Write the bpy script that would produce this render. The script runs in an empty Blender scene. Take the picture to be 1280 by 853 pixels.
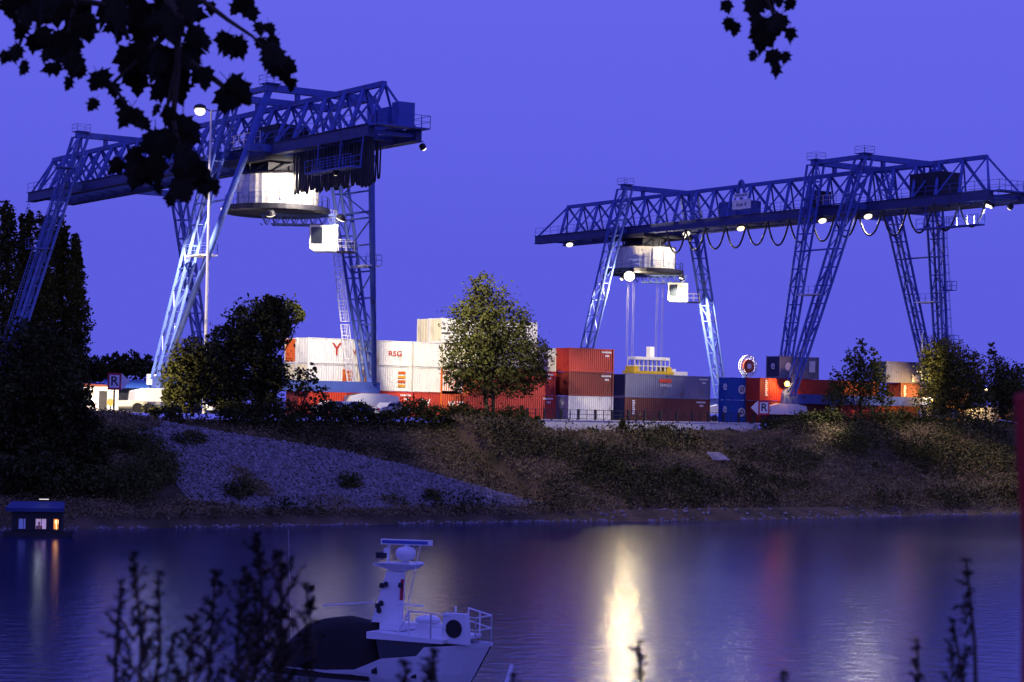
import bpy, math, random
from math import sin, cos, radians, pi
from mathutils import Vector, Matrix, Euler
random.seed(7)
R = random.random
def RU(a, b): return a + (b - a) * R()
scene = bpy.context.scene
COL = scene.collection

# ------------------------------------------------------------------ camera
TH = 0.599            # river / rail direction against the picture plane
F_PX, ROLL, PITCH = 2624.0, 0.019, math.atan(90.8 / 2624.0)
CAM = Vector((0, 0, 9.4))
_r = Vector((cos(TH), -sin(TH), 0)); _f = Vector((sin(TH), cos(TH), 0)); _z = Vector((0, 0, 1))
FWD = (_f * cos(PITCH) + _z * sin(PITCH)).normalized()
_u = (_z * cos(PITCH) - _f * sin(PITCH))
RGT = (_r * cos(ROLL) + _u * sin(ROLL)).normalized()
UPV = (_u * cos(ROLL) - _r * sin(ROLL)).normalized()
cd = bpy.data.cameras.new("camera"); cam = bpy.data.objects.new("camera", cd); COL.objects.link(cam)
cam.matrix_world = Matrix(((RGT.x, UPV.x, -FWD.x, CAM.x), (RGT.y, UPV.y, -FWD.y, CAM.y), (RGT.z, UPV.z, -FWD.z, CAM.z), (0, 0, 0, 1)))
cd.sensor_width = 36; cd.lens = 36 * F_PX / 1280; cd.clip_end = 6000; cd.clip_start = 0.1
cd.dof.use_dof = True; cd.dof.focus_distance = 215; cd.dof.aperture_fstop = 7
scene.camera = cam

def ray(px, py): return FWD * F_PX + RGT * (px - 640) + UPV * (426.5 - py)
def at_v(px, py, v):
    d = ray(px, py); return CAM + d * (v / d.y)
def at_u(px, py, u):
    d = ray(px, py); return CAM + d * (u / d.x)
def at_z(px, py, z):
    d = ray(px, py); return CAM + d * ((z - CAM.z) / d.z)
def at_d(px, py, dist):
    d = ray(px, py); return CAM + d * (dist / F_PX)

# ------------------------------------------------------------------ sky (dusk, the sun just set behind the camera)
w = bpy.data.worlds.new("World"); scene.world = w; w.use_nodes = True
nt = w.node_tree; N = nt.nodes; bg = N['Background']
sk = N.new('ShaderNodeTexSky'); sk.sky_type = 'NISHITA'; sk.sun_disc = False
sk.sun_elevation = radians(-2.0); sk.sun_rotation = TH + pi - radians(25)
bw = N.new('ShaderNodeRGBToBW'); nt.links.new(sk.outputs[0], bw.inputs[0])
rp = N.new('ShaderNodeValToRGB'); cr = rp.color_ramp
mr = N.new('ShaderNodeMapRange'); mr.inputs[1].default_value = 0.03; mr.inputs[2].default_value = 0.30
nt.links.new(bw.outputs[0], mr.inputs[0]); nt.links.new(mr.outputs[0], rp.inputs[0])
cr.elements[0].position = 0.0; cr.elements[0].color = (0.106, 0.110, 0.735, 1)
cr.elements[1].position = 1.0; cr.elements[1].color = (0.22, 0.22, 0.98, 1)
e = cr.elements.new(0.45); e.color = (0.122, 0.125, 0.80, 1)
nt.links.new(rp.outputs[0], bg.inputs[0]); bg.inputs[1].default_value = 1.0

vs = scene.view_settings; vs.view_transform = 'Standard'; vs.look = 'None'; vs.exposure = 0; vs.gamma = 1
scene.cycles.use_denoising = True
scene.cycles.max_bounces = 5; scene.cycles.diffuse_bounces = 2; scene.cycles.glossy_bounces = 3
scene.cycles.sample_clamp_indirect = 6

# ------------------------------------------------------------------ materials
MATS = {}
def mat(name, col, rough=0.6, metal=0.0, var=0.25, scale=1.5, bump=0.0, stretch=(1, 1, 1), dirt=None, spec=0.4, emit=None, es=0.0, trans=0.0):
    if name in MATS: return MATS[name]
    m = bpy.data.materials.new(name); m.use_nodes = True; t = m.node_tree; n = t.nodes; p = n['Principled BSDF']
    p.inputs['Roughness'].default_value = rough; p.inputs['Metallic'].default_value = metal
    p.inputs['Specular IOR Level'].default_value = spec
    tc = n.new('ShaderNodeTexCoord'); mp = n.new('ShaderNodeMapping'); mp.inputs['Scale'].default_value = stretch
    t.links.new(tc.outputs['Object'], mp.inputs[0])
    nz = n.new('ShaderNodeTexNoise'); nz.inputs['Scale'].default_value = scale; nz.inputs['Detail'].default_value = 6
    t.links.new(mp.outputs[0], nz.inputs['Vector'])
    rm = n.new('ShaderNodeValToRGB'); a, b = rm.color_ramp.elements
    a.position, b.position = 0.3, 0.7
    a.color = tuple(c * (1 - var) for c in col) + (1,) if dirt is None else tuple(dirt) + (1,)
    b.color = tuple(min(1, c * (1 + var * 0.6)) for c in col) + (1,)
    if dirt is not None:
        q = rm.color_ramp.elements.new(0.42); q.color = tuple(col) + (1,)
    t.links.new(nz.outputs['Fac'], rm.inputs[0]); t.links.new(rm.outputs[0], p.inputs['Base Color'])
    if bump:
        bp = n.new('ShaderNodeBump'); bp.inputs['Strength'].default_value = bump; bp.inputs['Distance'].default_value = 0.05
        n2 = n.new('ShaderNodeTexNoise'); n2.inputs['Scale'].default_value = scale * 6; n2.inputs['Detail'].default_value = 5
        t.links.new(mp.outputs[0], n2.inputs['Vector']); t.links.new(n2.outputs['Fac'], bp.inputs['Height']); t.links.new(bp.outputs[0], p.inputs['Normal'])
    if emit is not None:
        p.inputs['Emission Color'].default_value = tuple(emit) + (1,); p.inputs['Emission Strength'].default_value = es
    if trans: p.inputs['Transmission Weight'].default_value = trans
    MATS[name] = m; return m

M_BLUE = mat('crane_blue_paint', (0.075, 0.12, 0.40), 0.5, 0.0, 0.25, 1.1, dirt=(0.075, 0.075, 0.17), spec=.3)
M_GIRD = mat('girder_dark_paint', (0.05, 0.06, 0.17), 0.5, 0.0, 0.25, 0.8, dirt=(0.05, 0.05, 0.08), spec=.3)
M_DARKSTEEL = mat('dark_steel', (0.03, 0.03, 0.045), 0.55, 0.3, 0.4, 2)
M_CABLE = mat('rubber_cable', (0.02, 0.02, 0.022), 0.45, 0, 0.3, 4)
M_TURRET = mat('cream_sheet_metal', (0.74, 0.72, 0.68), 0.5, 0, 0.06, 2, dirt=(0.60, 0.56, 0.50), stretch=(1, 1, 0.3))
M_WHITE = mat('white_paint', (0.76, 0.76, 0.76), 0.4, 0, 0.08, 1.2, dirt=(0.60, 0.59, 0.57))
M_SIGNW = mat('sign_white', (0.8, 0.8, 0.8), 0.5, 0, 0.03, 3)
M_SIGNR = mat('sign_red', (0.5, 0.03, 0.06), 0.5, 0, 0.1, 3)
M_BLACK = mat('sign_black', (0.012, 0.012, 0.014), 0.5, 0, 0.1, 3)
M_GLASS = mat('dark_glass', (0.02, 0.025, 0.03), 0.06, 0, 0.1, 1, spec=0.8)
M_LEAF_D = mat('leaf_dark', (0.052, 0.056, 0.012), 0.7, 0, 0.6, 0.35, spec=.15)
M_LEAF_M = mat('leaf_mid', (0.085, 0.092, 0.018), 0.7, 0, 0.6, 0.4, spec=.15)
M_LEAF_Y = mat('leaf_yellowish', (0.12, 0.115, 0.018), 0.7, 0, 0.55, 0.5, spec=.15)
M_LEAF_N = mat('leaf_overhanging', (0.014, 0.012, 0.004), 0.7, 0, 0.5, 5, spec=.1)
M_BARK = mat('bark', (0.05, 0.038, 0.018), 0.9, 0, 0.4, 3, bump=0.4)
M_CONC = mat('concrete', (0.62, 0.61, 0.60), 0.85, 0, 0.12, 0.6, bump=0.3, dirt=(0.42, 0.41, 0.40))
M_STONE = mat('slope_stone', (0.30, 0.27, 0.27), 0.85, 0, 0.45, 1.7, bump=0.4)
M_STONEW = mat('shore_stone', (0.55, 0.54, 0.53), 0.8, 0, 0.35, 2.5, bump=0.3)
M_LAMP = mat('lamp_glow', (0.9, 0.8, 0.6), 0.4, emit=(1.0, 0.74, 0.38), es=2.6)
M_LAMPW = mat('lamp_glow_white', (0.9, 0.9, 0.9), 0.4, emit=(1.0, 0.84, 0.60), es=2.0)
M_LAMPO = mat('lamp_glow_sodium', (0.9, 0.6, 0.2), 0.4, emit=(1.0, 0.52, 0.10), es=2.2)

# ------------------------------------------------------------------ mesh helpers
class MB:
    def __init__(s): s.v = []; s.f = []
    def quad(s, a, b, c, d):
        i = len(s.v); s.v += [tuple(a), tuple(b), tuple(c), tuple(d)]; s.f.append((i, i+1, i+2, i+3)); return s
    def box(s, x0, x1, y0, y1, z0, z1):
        i = len(s.v)
        s.v += [(x0,y0,z0),(x1,y0,z0),(x1,y1,z0),(x0,y1,z0),(x0,y0,z1),(x1,y0,z1),(x1,y1,z1),(x0,y1,z1)]
        s.f += [(i,i+3,i+2,i+1),(i+4,i+5,i+6,i+7),(i,i+1,i+5,i+4),(i+1,i+2,i+6,i+5),(i+2,i+3,i+7,i+6),(i+3,i,i+4,i+7)]; return s
    def bar(s, a, b, r, n=4, r2=None, cap=True):
        a, b = Vector(a), Vector(b); d = b - a
        if d.length < 1e-6: return s
        d.normalize(); h = Vector((0,0,1)) if abs(d.z) < 0.95 else Vector((1,0,0))
        x = d.cross(h).normalized(); y = x.cross(d); i = len(s.v); r2 = r if r2 is None else r2
        o = pi / 4 if n == 4 else 0
        for p, q in ((a, r), (b, r2)):
            for k in range(n):
                t = 2*pi*k/n + o; s.v.append(tuple(p + x*(cos(t)*q) + y*(sin(t)*q)))
        for k in range(n): s.f.append((i+k, i+(k+1)%n, i+n+(k+1)%n, i+n+k))
        if cap: s.f.append(tuple(i+k for k in reversed(range(n)))); s.f.append(tuple(i+n+k for k in range(n)))
        return s
    def path(s, pts, r, n=5):
        pts = [Vector(p) for p in pts]; i0 = len(s.v); x = None
        for k, p in enumerate(pts):
            d = (pts[min(k+1, len(pts)-1)] - pts[max(k-1, 0)]).normalized()
            if x is None: x = d.cross(Vector((0,0,1)) if abs(d.z) < 0.9 else Vector((1,0,0))).normalized()
            else: x = (x - d * x.dot(d)).normalized()
            y = d.cross(x); q = r[k] if isinstance(r, (list, tuple)) else r
            for j in range(n): s.v.append(tuple(p + x*(cos(2*pi*j/n)*q) + y*(sin(2*pi*j/n)*q)))
        for k in range(len(pts)-1):
            for j in range(n):
                a = i0+k*n+j; b = i0+k*n+(j+1)%n; s.f.append((a, b, b+n, a+n))
        return s
    def lathe(s, prof, n=24, c=(0,0,0), cap=True):
        i = len(s.v)
        for r, z in prof:
            for k in range(n): s.v.append((c[0]+r*cos(2*pi*k/n), c[1]+r*sin(2*pi*k/n), c[2]+z))
        for j in range(len(prof)-1):
            for k in range(n):
                a = i+j*n+k; b = i+j*n+(k+1)%n; s.f.append((a, b, b+n, a+n))
        if cap:
            s.f.append(tuple(i+k for k in reversed(range(n)))); s.f.append(tuple(i+(len(prof)-1)*n+k for k in range(n)))
        return s
    def prism(s, pts, d):
        # polygon extruded by the vector d
        i = len(s.v); n = len(pts); d = Vector(d)
        s.v += [tuple(p) for p in pts] + [tuple(Vector(p)+d) for p in pts]
        s.f.append(tuple(i+k for k in range(n))); s.f.append(tuple(i+n+k for k in reversed(range(n))))
        for k in range(n): s.f.append((i+k, i+n+k, i+n+(k+1)%n, i+(k+1)%n))
        return s
    def mesh(s, name, m=None):
        me = bpy.data.meshes.new(name); me.from_pydata(s.v, [], s.f)
        if m: me.materials.append(m)
        me.update(); return me
def link(name, me, parent=None, loc=None):
    o = bpy.data.objects.new(name, me); COL.objects.link(o)
    if parent: o.parent = parent
    if loc is not None: o.location = loc
    return o
def obj(name, mb, m, parent=None, loc=None, smooth=False):
    me = mb.mesh(name, m)
    if smooth:
        for p in me.polygons: p.use_smooth = True
    return link(name, me, parent, loc)
def tag(o, label=None, cat=None, group=None, kind=None):
    if label: o['label'] = label
    if cat: o['category'] = cat
    if group: o['group'] = group
    if kind: o['kind'] = kind
    return o
def thing(name, label, cat, loc=(0,0,0), rz=0, group=None):
    o = bpy.data.objects.new(name, None); COL.objects.link(o); o.location = loc; o.rotation_euler = (0,0,rz)
    o.empty_display_size = 0.3
    return tag(o, label, cat, group)
def text(name, body, size, m, parent, loc, rot, ext=0.004, align='CENTER', sx=1.0):
    c = bpy.data.curves.new(name, 'FONT'); c.body = body; c.size = size; c.extrude = ext; c.align_x = align; c.align_y = 'CENTER'
    c.offset = 0.012 * size
    c.materials.append(m); o = link(name, c, parent, loc); o.rotation_euler = rot; o.scale = (sx, 1, 1); return o
FRONT = (pi/2, 0, 0)            # text facing the river (towards -v)
def lamp(name, loc, power, col, parent=None, radius=0.25, spot=None, aim=None, blend=0.5):
    L = bpy.data.lights.new(name, 'SPOT' if spot else 'POINT'); L.energy = power; L.color = col; L.shadow_soft_size = radius
    if spot: L.spot_size = radians(spot); L.spot_blend = blend
    o = bpy.data.objects.new(name, L); COL.objects.link(o)
    if aim is not None: o.rotation_euler = (Vector(aim) - Vector(loc)).to_track_quat('-Z', 'Y').to_euler()
    o.location = loc
    if parent: o.parent = parent
    return o
WARM = (1.0, 0.80, 0.50); PALE = (1.0, 0.86, 0.64); SODIUM = (1.0, 0.48, 0.10)

# ------------------------------------------------------------------ terrain
ZG = 8.85                                     # quay level
def smooth(a, b, x):
    t = max(0, min(1, (x-a)/(b-a))); return t*t*(3-2*t)
U_RT0 = at_v(150, 516, 171).x; U_RT1 = at_v(700, 632, 154).x        # top and foot of the stone ramp
def hash2(i, j):
    n = sin(i*127.1 + j*311.7) * 43758.5453; return n - math.floor(n)
def vnoise(x, y):
    i, j = math.floor(x), math.floor(y); fx, fy = x-i, y-j; fx = fx*fx*(3-2*fx); fy = fy*fy*(3-2*fy)
    a = hash2(i,j)*(1-fx)+hash2(i+1,j)*fx; b = hash2(i,j+1)*(1-fx)+hash2(i+1,j+1)*fx; return a*(1-fy)+b*fy
def _edge(px, py):
    # the line of the ramp edge on the plain slope
    d = ray(px, py)
    for k in range(400):
        P = CAM + d * ((150.0+0.06*k)/d.y); zz = 1.0 + max(0, min(1, (P.y-153.0)/18.0))*(ZG-1.15)
        if P.z <= zz: return P
    return P
EDGE = [(p_.x, p_.z) for p_ in (_edge(*q_) for q_ in ((150,517),(210,527),(275,539),(350,551),(430,564),(500,580),(570,600),(640,619),(700,634)))]
U_RT0, U_RT1 = EDGE[0][0], EDGE[-1][0]
def ramp_z(u):
    if u <= EDGE[0][0]: return ZG
    for (a, za), (b, zb_) in zip(EDGE, EDGE[1:]):
        if u <= b: return za+(zb_-za)*(u-a)/(b-a)
    return EDGE[-1][1]
def shore(u): return 150.0 + 0.9*(vnoise(u*0.05, 3.3)-0.5) + (2.2*smooth(U_RT1-4, U_RT1+8, u) - 2.2*smooth(U_RT1+20, U_RT1+45, u))*-1.0
def ground(u, v):
    s0 = shore(u)
    if v >= 174.2: return ZG
    if v < s0: return -0.4 * min(4, s0 - v)
    z = 1.0*smooth(0, 2.2, v-s0)
    def slope(vv): return 1.0 + max(0, min(1, (vv-s0-3.0)/(171.0-s0-3.0)))*(ZG-1.15)
    if v > s0+3.0: z = slope(v)
    rz = ramp_z(u)
    if U_RT0 < u < U_RT1 and v > s0+2.5 and z > rz: z = min(z, max(rz, slope(v-4.0)))
    if u > U_RT1: z += 0.5*(vnoise(u*0.16, v*0.2)-0.4)*smooth(s0+3, s0+7, v)*(1-smooth(169, 173, v))
    edge_drop = 0.95*smooth(at_v(640,530,174).x, at_v(665,530,174).x, u)*(1-smooth(at_v(945,530,174).x, at_v(975,530,174).x, u))*smooth(s0+4, 172, v)
    return z - edge_drop*(v < 174.2)
gm = bpy.data.materials.new('earth_bank'); gm.use_nodes = True; t = gm.node_tree; p = t.nodes['Principled BSDF']; p.inputs['Roughness'].default_value = 0.95
tc = t.nodes.new('ShaderNodeTexCoord'); n1 = t.nodes.new('ShaderNodeTexNoise'); n1.inputs['Scale'].default_value = 0.35; n1.inputs['Detail'].default_value = 8
t.links.new(tc.outputs['Object'], n1.inputs['Vector']); rm = t.nodes.new('ShaderNodeValToRGB')
rm.color_ramp.elements[0].position = 0.32; rm.color_ramp.elements[0].color = (0.04, 0.036, 0.010, 1)
rm.color_ramp.elements[1].position = 0.68; rm.color_ramp.elements[1].color = (0.15, 0.10, 0.05, 1)
q = rm.color_ramp.elements.new(0.5); q.color = (0.09, 0.065, 0.028, 1)
t.links.new(n1.outputs['Fac'], rm.inputs[0]); t.links.new(rm.outputs[0], p.inputs['Base Color'])
bp = t.nodes.new('ShaderNodeBump'); bp.inputs['Distance'].default_value = 0.3; n2 = t.nodes.new('ShaderNodeTexNoise'); n2.inputs['Scale'].default_value = 2.5; n2.inputs['Detail'].default_value = 6
t.links.new(tc.outputs['Object'], n2.inputs['Vector']); t.links.new(n2.outputs['Fac'], bp.inputs['Height']); t.links.new(bp.outputs[0], p.inputs['Normal'])

def grid(us, vs_, fn):
    mb = MB(); nu = len(us)
    for vv in vs_:
        for uu in us: mb.v.append((uu, vv, fn(uu, vv)))
    for j in range(len(vs_)-1):
        for i in range(nu-1):
            a = j*nu+i; mb.f.append((a, a+1, a+nu+1, a+nu))
    return mb
us = [-600, -300, -100] + [x*1.0 for x in range(-20, 260)] + [320, 500, 900]
vsb = [140, 144, 146, 147, 148] + [148.5+0.5*k for k in range(0, 52)] + [174.19]
o = obj('river_bank', grid(us, vsb, ground), gm, smooth=True); tag(o, kind='structure')
# quay: the flat yard running to the horizon
qm = mat('yard_asphalt', (0.075, 0.072, 0.07), 0.85, 0, 0.3, 0.2, bump=0.2)
o = obj('quay_yard', MB().quad((-3000,174.2,ZG),(4000,174.2,ZG),(4000,5000,ZG),(-3000,5000,ZG)), qm); tag(o, kind='structure')
# near bank under the camera
def nearz(u, v): return 7.75 - 0.06*max(0, v-2) - (0.52*max(0, v-11)) + 0.12*vnoise(u*.6, v*.6)
o = obj('near_bank', grid([-400,-80]+[x*1.5 for x in range(-30, 40)]+[120,600], [-300,-40]+[x*1.0 for x in range(-12, 34)], nearz), gm, smooth=True); tag(o, kind='structure')

# water
wm = bpy.data.materials.new('river_water'); wm.use_nodes = True; t = wm.node_tree; p = t.nodes['Principled BSDF']
p.inputs['Base Color'].default_value = (0.004, 0.009, 0.080, 1); p.inputs['Roughness'].default_value = 0.13; p.inputs['IOR'].default_value = 1.6
p.inputs['Specular IOR Level'].default_value = 0.5
tc = t.nodes.new('ShaderNodeTexCoord')
n1 = t.nodes.new('ShaderNodeTexNoise'); n1.inputs['Scale'].default_value = 1.1; n1.inputs['Detail'].default_value = 5; n1.inputs['Roughness'].default_value = 0.55
t.links.new(tc.outputs['Object'], n1.inputs['Vector'])
n2 = t.nodes.new('ShaderNodeTexNoise'); n2.inputs['Scale'].default_value = 0.045; n2.inputs['Detail'].default_value = 3
t.links.new(tc.outputs['Object'], n2.inputs['Vector'])
bp = t.nodes.new('ShaderNodeBump'); bp.inputs['Strength'].default_value = 0.13; bp.inputs['Distance'].default_value = 0.35
t.links.new(n1.outputs['Fac'], bp.inputs['Height']); t.links.new(bp.outputs[0], p.inputs['Normal'])
mr2 = t.nodes.new('ShaderNodeMapRange'); mr2.inputs[3].default_value = 0.145; mr2.inputs[4].default_value = 0.20
tv = t.nodes.new('ShaderNodeCombineXYZ'); tv.inputs[0].default_value = cos(TH); tv.inputs[1].default_value = -sin(TH); t.links.new(tv.outputs[0], p.inputs['Tangent']); p.inputs['Anisotropic'].default_value = 0.45
t.links.new(n2.outputs['Fac'], mr2.inputs[0]); t.links.new(mr2.outputs[0], p.inputs['Roughness'])
o = obj('river_water', MB().quad((-1500,14,0),(3000,14,0),(3000,152.5,0),(-1500,152.5,0)), wm); tag(o, kind='structure')

# ------------------------------------------------------------------ stones of the ramp and of the shore (uncountable: stuff)
def stone(mb, p, sx, sy, sz, rz, tilt=0):
    i = len(mb.v); c, s = cos(rz), sin(rz)
    for dx, dy, dz in ((-1,-1,-1),(1,-1,-1),(1,1,-1),(-1,1,-1),(-.7,-.7,1),(.75,-.65,1),(.65,.75,1),(-.75,.65,1)):
        x = dx*sx*RU(.75,1.1); y = dy*sy*RU(.75,1.1); mb.v.append((p[0]+x*c-y*s, p[1]+x*s+y*c, p[2]+dz*sz*RU(.7,1.1)+y*tilt))
    mb.f += [(i+4,i+5,i+6,i+7),(i,i+1,i+5,i+4),(i+1,i+2,i+6,i+5),(i+2,i+3,i+7,i+6),(i+3,i,i+4,i+7)]
def on_ramp(u, v):
    s0 = shore(u); z = 1.0 + (v-s0-3.0)/(171.0-s0-3.0)*(ZG-1.15)
    return v > s0+3.2 and z < ramp_z(u)-0.05
mb = MB(); U = U_RT0 - 2
while U < U_RT1:
    V = 151.5
    while V < 173:
        u, v = U+RU(-.08,.08), V+RU(-.08,.08)
        if on_ramp(u, v):
            left = smooth(U_RT0+26, U_RT0+6, u) if False else 1-smooth(U_RT0+4, U_RT0+24, u)
            if vnoise(u*.22, v*.3) > 0.17*left + 0.02*(1-left) + 0.26*(1-smooth(U_RT0-1, U_RT0+6, u)) + RU(-.06,.06):
                stone(mb, (u, v, ground(u, v)+0.02), RU(.11,.17), RU(.11,.17), RU(.05,.11), RU(0,3), 0.42)
        V += 0.31
    U += 0.31
o = obj('ramp_paving_stones', mb, M_STONE); tag(o, kind='stuff')
mb = MB()
for k in range(1000):
    u = RU(30, 232); 
    if vnoise(u*.5, 9.1) < 0.30: continue
    v = shore(u) + RU(0.05, 0.55); stone(mb, (u, v, ground(u, v)+0.05), RU(.06,.16), RU(.06,.13), RU(.04,.09), RU(0,3))
for k in range(60):
    u = RU(112, 150); v = shore(u)+RU(0.3,2.2); stone(mb, (u, v, ground(u,v)+0.05), RU(.1,.2), RU(.1,.2), RU(.06,.12), RU(0,3))
o = obj('shore_stones', mb, M_STONE); tag(o, kind='stuff')

# ------------------------------------------------------------------ foliage
def leaf_quad(mb, c, s, asp=0.55, n=None):
    d = Vector((RU(-1,1), RU(-1,1), RU(-1,.6))).normalized(); e = d.cross(Vector((RU(-1,1),RU(-1,1),RU(-1,1)))).normalized()
    d *= s*.5; e *= s*.5*asp; i = len(mb.v)
    mb.v += [tuple(c-d), tuple(c+e-d*.1), tuple(c+d), tuple(c-e-d*.1)]; mb.f.append((i,i+1,i+2,i+3))
def foliage(mb, blobs, n, size, clump=0.22, per=9):
    # blobs: list of (centre, (rx,ry,rz), weight); leaves gather in small sprays so that the outline stays ragged
    tot = sum(b[2] for b in blobs)
    for c, r, wgt in blobs:
        for k in range(int(n*wgt/tot/per)):
            d = Vector((random.gauss(0,1), random.gauss(0,1), random.gauss(0,1))).normalized(); q = R()**0.38
            q *= RU(.86, 1.12)
            p = Vector((c[0]+d.x*r[0]*q, c[1]+d.y*r[1]*q, c[2]+d.z*r[2]*q)); cs = clump*min(r)*RU(.5,1.3)
            out = d*cs*1.2
            for j in range(per):
                t_ = j/per
                leaf_quad(mb, p+out*t_+Vector((random.gauss(0,cs*.55),random.gauss(0,cs*.55),random.gauss(0,cs*.5))), size*RU(.6,1.25))
def limb(mb, a, b, r0, r1, wig=0.06, n=5, seg=5):
    a, b = Vector(a), Vector(b); L = (b-a).length; pts = []
    for k in range(seg+1):
        t_ = k/seg; pts.append(a.lerp(b, t_)+Vector((RU(-1,1),RU(-1,1),RU(-.4,.6)))*L*wig*(1 if 0<k<seg else 0))
    mb.path(pts, [r0+(r1-r0)*k/seg for k in range(seg+1)], n); return pts
def tree(name, label, cat, base, blobs, n, size, m, trunk_r=0.25, group=None, clump=0.22, trunks=1, asp=None, crown='crown'):
    base = Vector(base); th = thing(name, label, cat, base, 0, group)
    tb = MB(); lb = [(Vector(c)-base, r, wt) for c, r, wt in blobs]
    for k in range(trunks):
        off = Vector((RU(-.6,.6), RU(-.4,.4), 0))*(trunks > 1)
        top = max(lb, key=lambda q: q[0].z)[0]
        pts = limb(tb, off+Vector((0,0,-.3)), off*.5+Vector((top.x*.8, top.y*.8, top.z)), trunk_r, trunk_r*.2, 0.02, 7, 6)
        for c, r, wt in lb:
            for j in range(3):
                s = pts[1+int(R()*4)]
                if s.z < c.z + r[2]*.5: limb(tb, s, c+Vector((RU(-.6,.6)*r[0],RU(-.6,.6)*r[1],RU(-.4,.6)*r[2])), trunk_r*.3, trunk_r*.08, .08, 4, 4)
    obj('trunk', tb, M_BARK, th)
    fb = MB(); foliage(fb, lb, n, size, clump); obj(crown, fb, m, th); return th
def eb(px, py, rx, ry, v, wt=None, depth=0.8):
    # an ellipsoid of foliage standing in the plane v, given by where it is seen
    c = at_v(px, py, v); D = (c-CAM).dot(FWD); k = F_PX/D
    return (c, (rx/k, rx/k*depth, ry/k), wt if wt else rx*ry)
def gz(px, py, v): c = at_v(px, py, v); return (c.x, v, ground(c.x, v))

# ------------------------------------------------------------------ gantry cranes (local frame: x along the rails, y along the girder, z above the quay)
ZB, ZT, ZP = 25.05, 30.25, 31.25
VA, VC1, VC2, VAB, VCB, HW, UP = 59.0, 21.2, 12.9, 56.6, 15.6, 12.5, 3.1
HB = 2.5
V0 = 166.8
def lattice_leg(top, bot, wt, wb, n, parent, horiz=True, r=0.115):
    # four chords with zigzag bracing; wt / wb = (x, y) widths at the top and at the foot
    top, bot = Vector(top), Vector(bot); ch = MB(); br = MB(); cs = []
    for sx, sy in ((-1,-1),(1,-1),(1,1),(-1,1)):
        a = bot+Vector((sx*wb[0]/2, sy*wb[1]/2, 0)); b = top+Vector((sx*wt[0]/2, sy*wt[1]/2, 0)); ch.bar(a, b, r*1.45, 6); cs.append((a, b))
    leg = obj('leg', ch, M_BLUE, parent)
    q0, q1 = .06, 1.0
    for k in range(n+1):
        for j in range(4):
            a0, b0 = cs[j]; a1, b1 = cs[(j+1) % 4]; t0 = k/n; t1 = (k+1)/n
            p0, p1 = a0.lerp(b0, t0), a1.lerp(b1, t0)
            if horiz: br.bar(p0, p1, r*.62, 4)
            if k < n and (j % 2 or k % 3 == 0):
                if (k+j) % 2: br.bar(p0, a1.lerp(b1, t1), r*.6, 4)
                else: br.bar(p1, a0.lerp(b0, t1), r*.6, 4)
    obj('leg_bracing', br, M_BLUE, leg); return leg
def railing(mb, pts, h=1.05, step=1.6, r=0.03, mid=True):
    pts = [Vector(p) for p in pts]
    for a, b in zip(pts, pts[1:]):
        L = (b-a).length; n = max(1, round(L/step)); up = Vector((0,0,h))
        for k in range(n+1): q = a.lerp(b, k/n); mb.bar(q, q+up, r, 4)
        mb.bar(a+up, b+up, r, 4)
        if mid: mb.bar(a+up*.5, b+up*.5, r*.8, 4)
def ladder_cage(mb, a, b, w=0.5, cage=True):
    a, b = Vector(a), Vector(b); L = (b-a).length; sx = Vector((w/2,0,0)); n = int(L/0.35)
    mb.bar(a-sx, b-sx, .035, 4).bar(a+sx, b+sx, .035, 4)
    for k in range(n): q = a.lerp(b, k/n); mb.bar(q-sx, q+sx, .025, 4)
    if cage:
        m = max(2, int(L/1.0)); prev = None
        for k in range(m+1):
            q = a.lerp(b, k/m); ring = [q+Vector((cos(t_)*.42, -.4+sin(t_)*.42, 0)) for t_ in [radians(x) for x in (140,180,225,270,315,360,400)]]
            for c, d in zip(ring, ring[1:]): mb.bar(c, d, .025, 4)
            if prev:
                for i in (1,2,3,4,5): mb.bar(prev[i], ring[i], .02, 4)
            prev = ring
def floodlight(parent, loc, m, r=0.42, aim=(0,0,-1)):
    # bowl shaped lamp: housing with a glowing lens
    h = Vector(aim).normalized(); q = h.to_track_quat('Z', 'Y')
    o = obj('floodlight', MB().lathe([(.12,-.45),(.3,-.38),(r+.06,0),(r+.03,.03)], 14), M_DARKSTEEL, parent, loc); o.rotation_mode='QUATERNION'; o.rotation_quaternion = q
    g = obj('lamp_lens', MB().lathe([(r,.0),(r*.93,.10),(r*.6,.18),(.02,.2)], 14), m, o, smooth=True); return o
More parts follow.
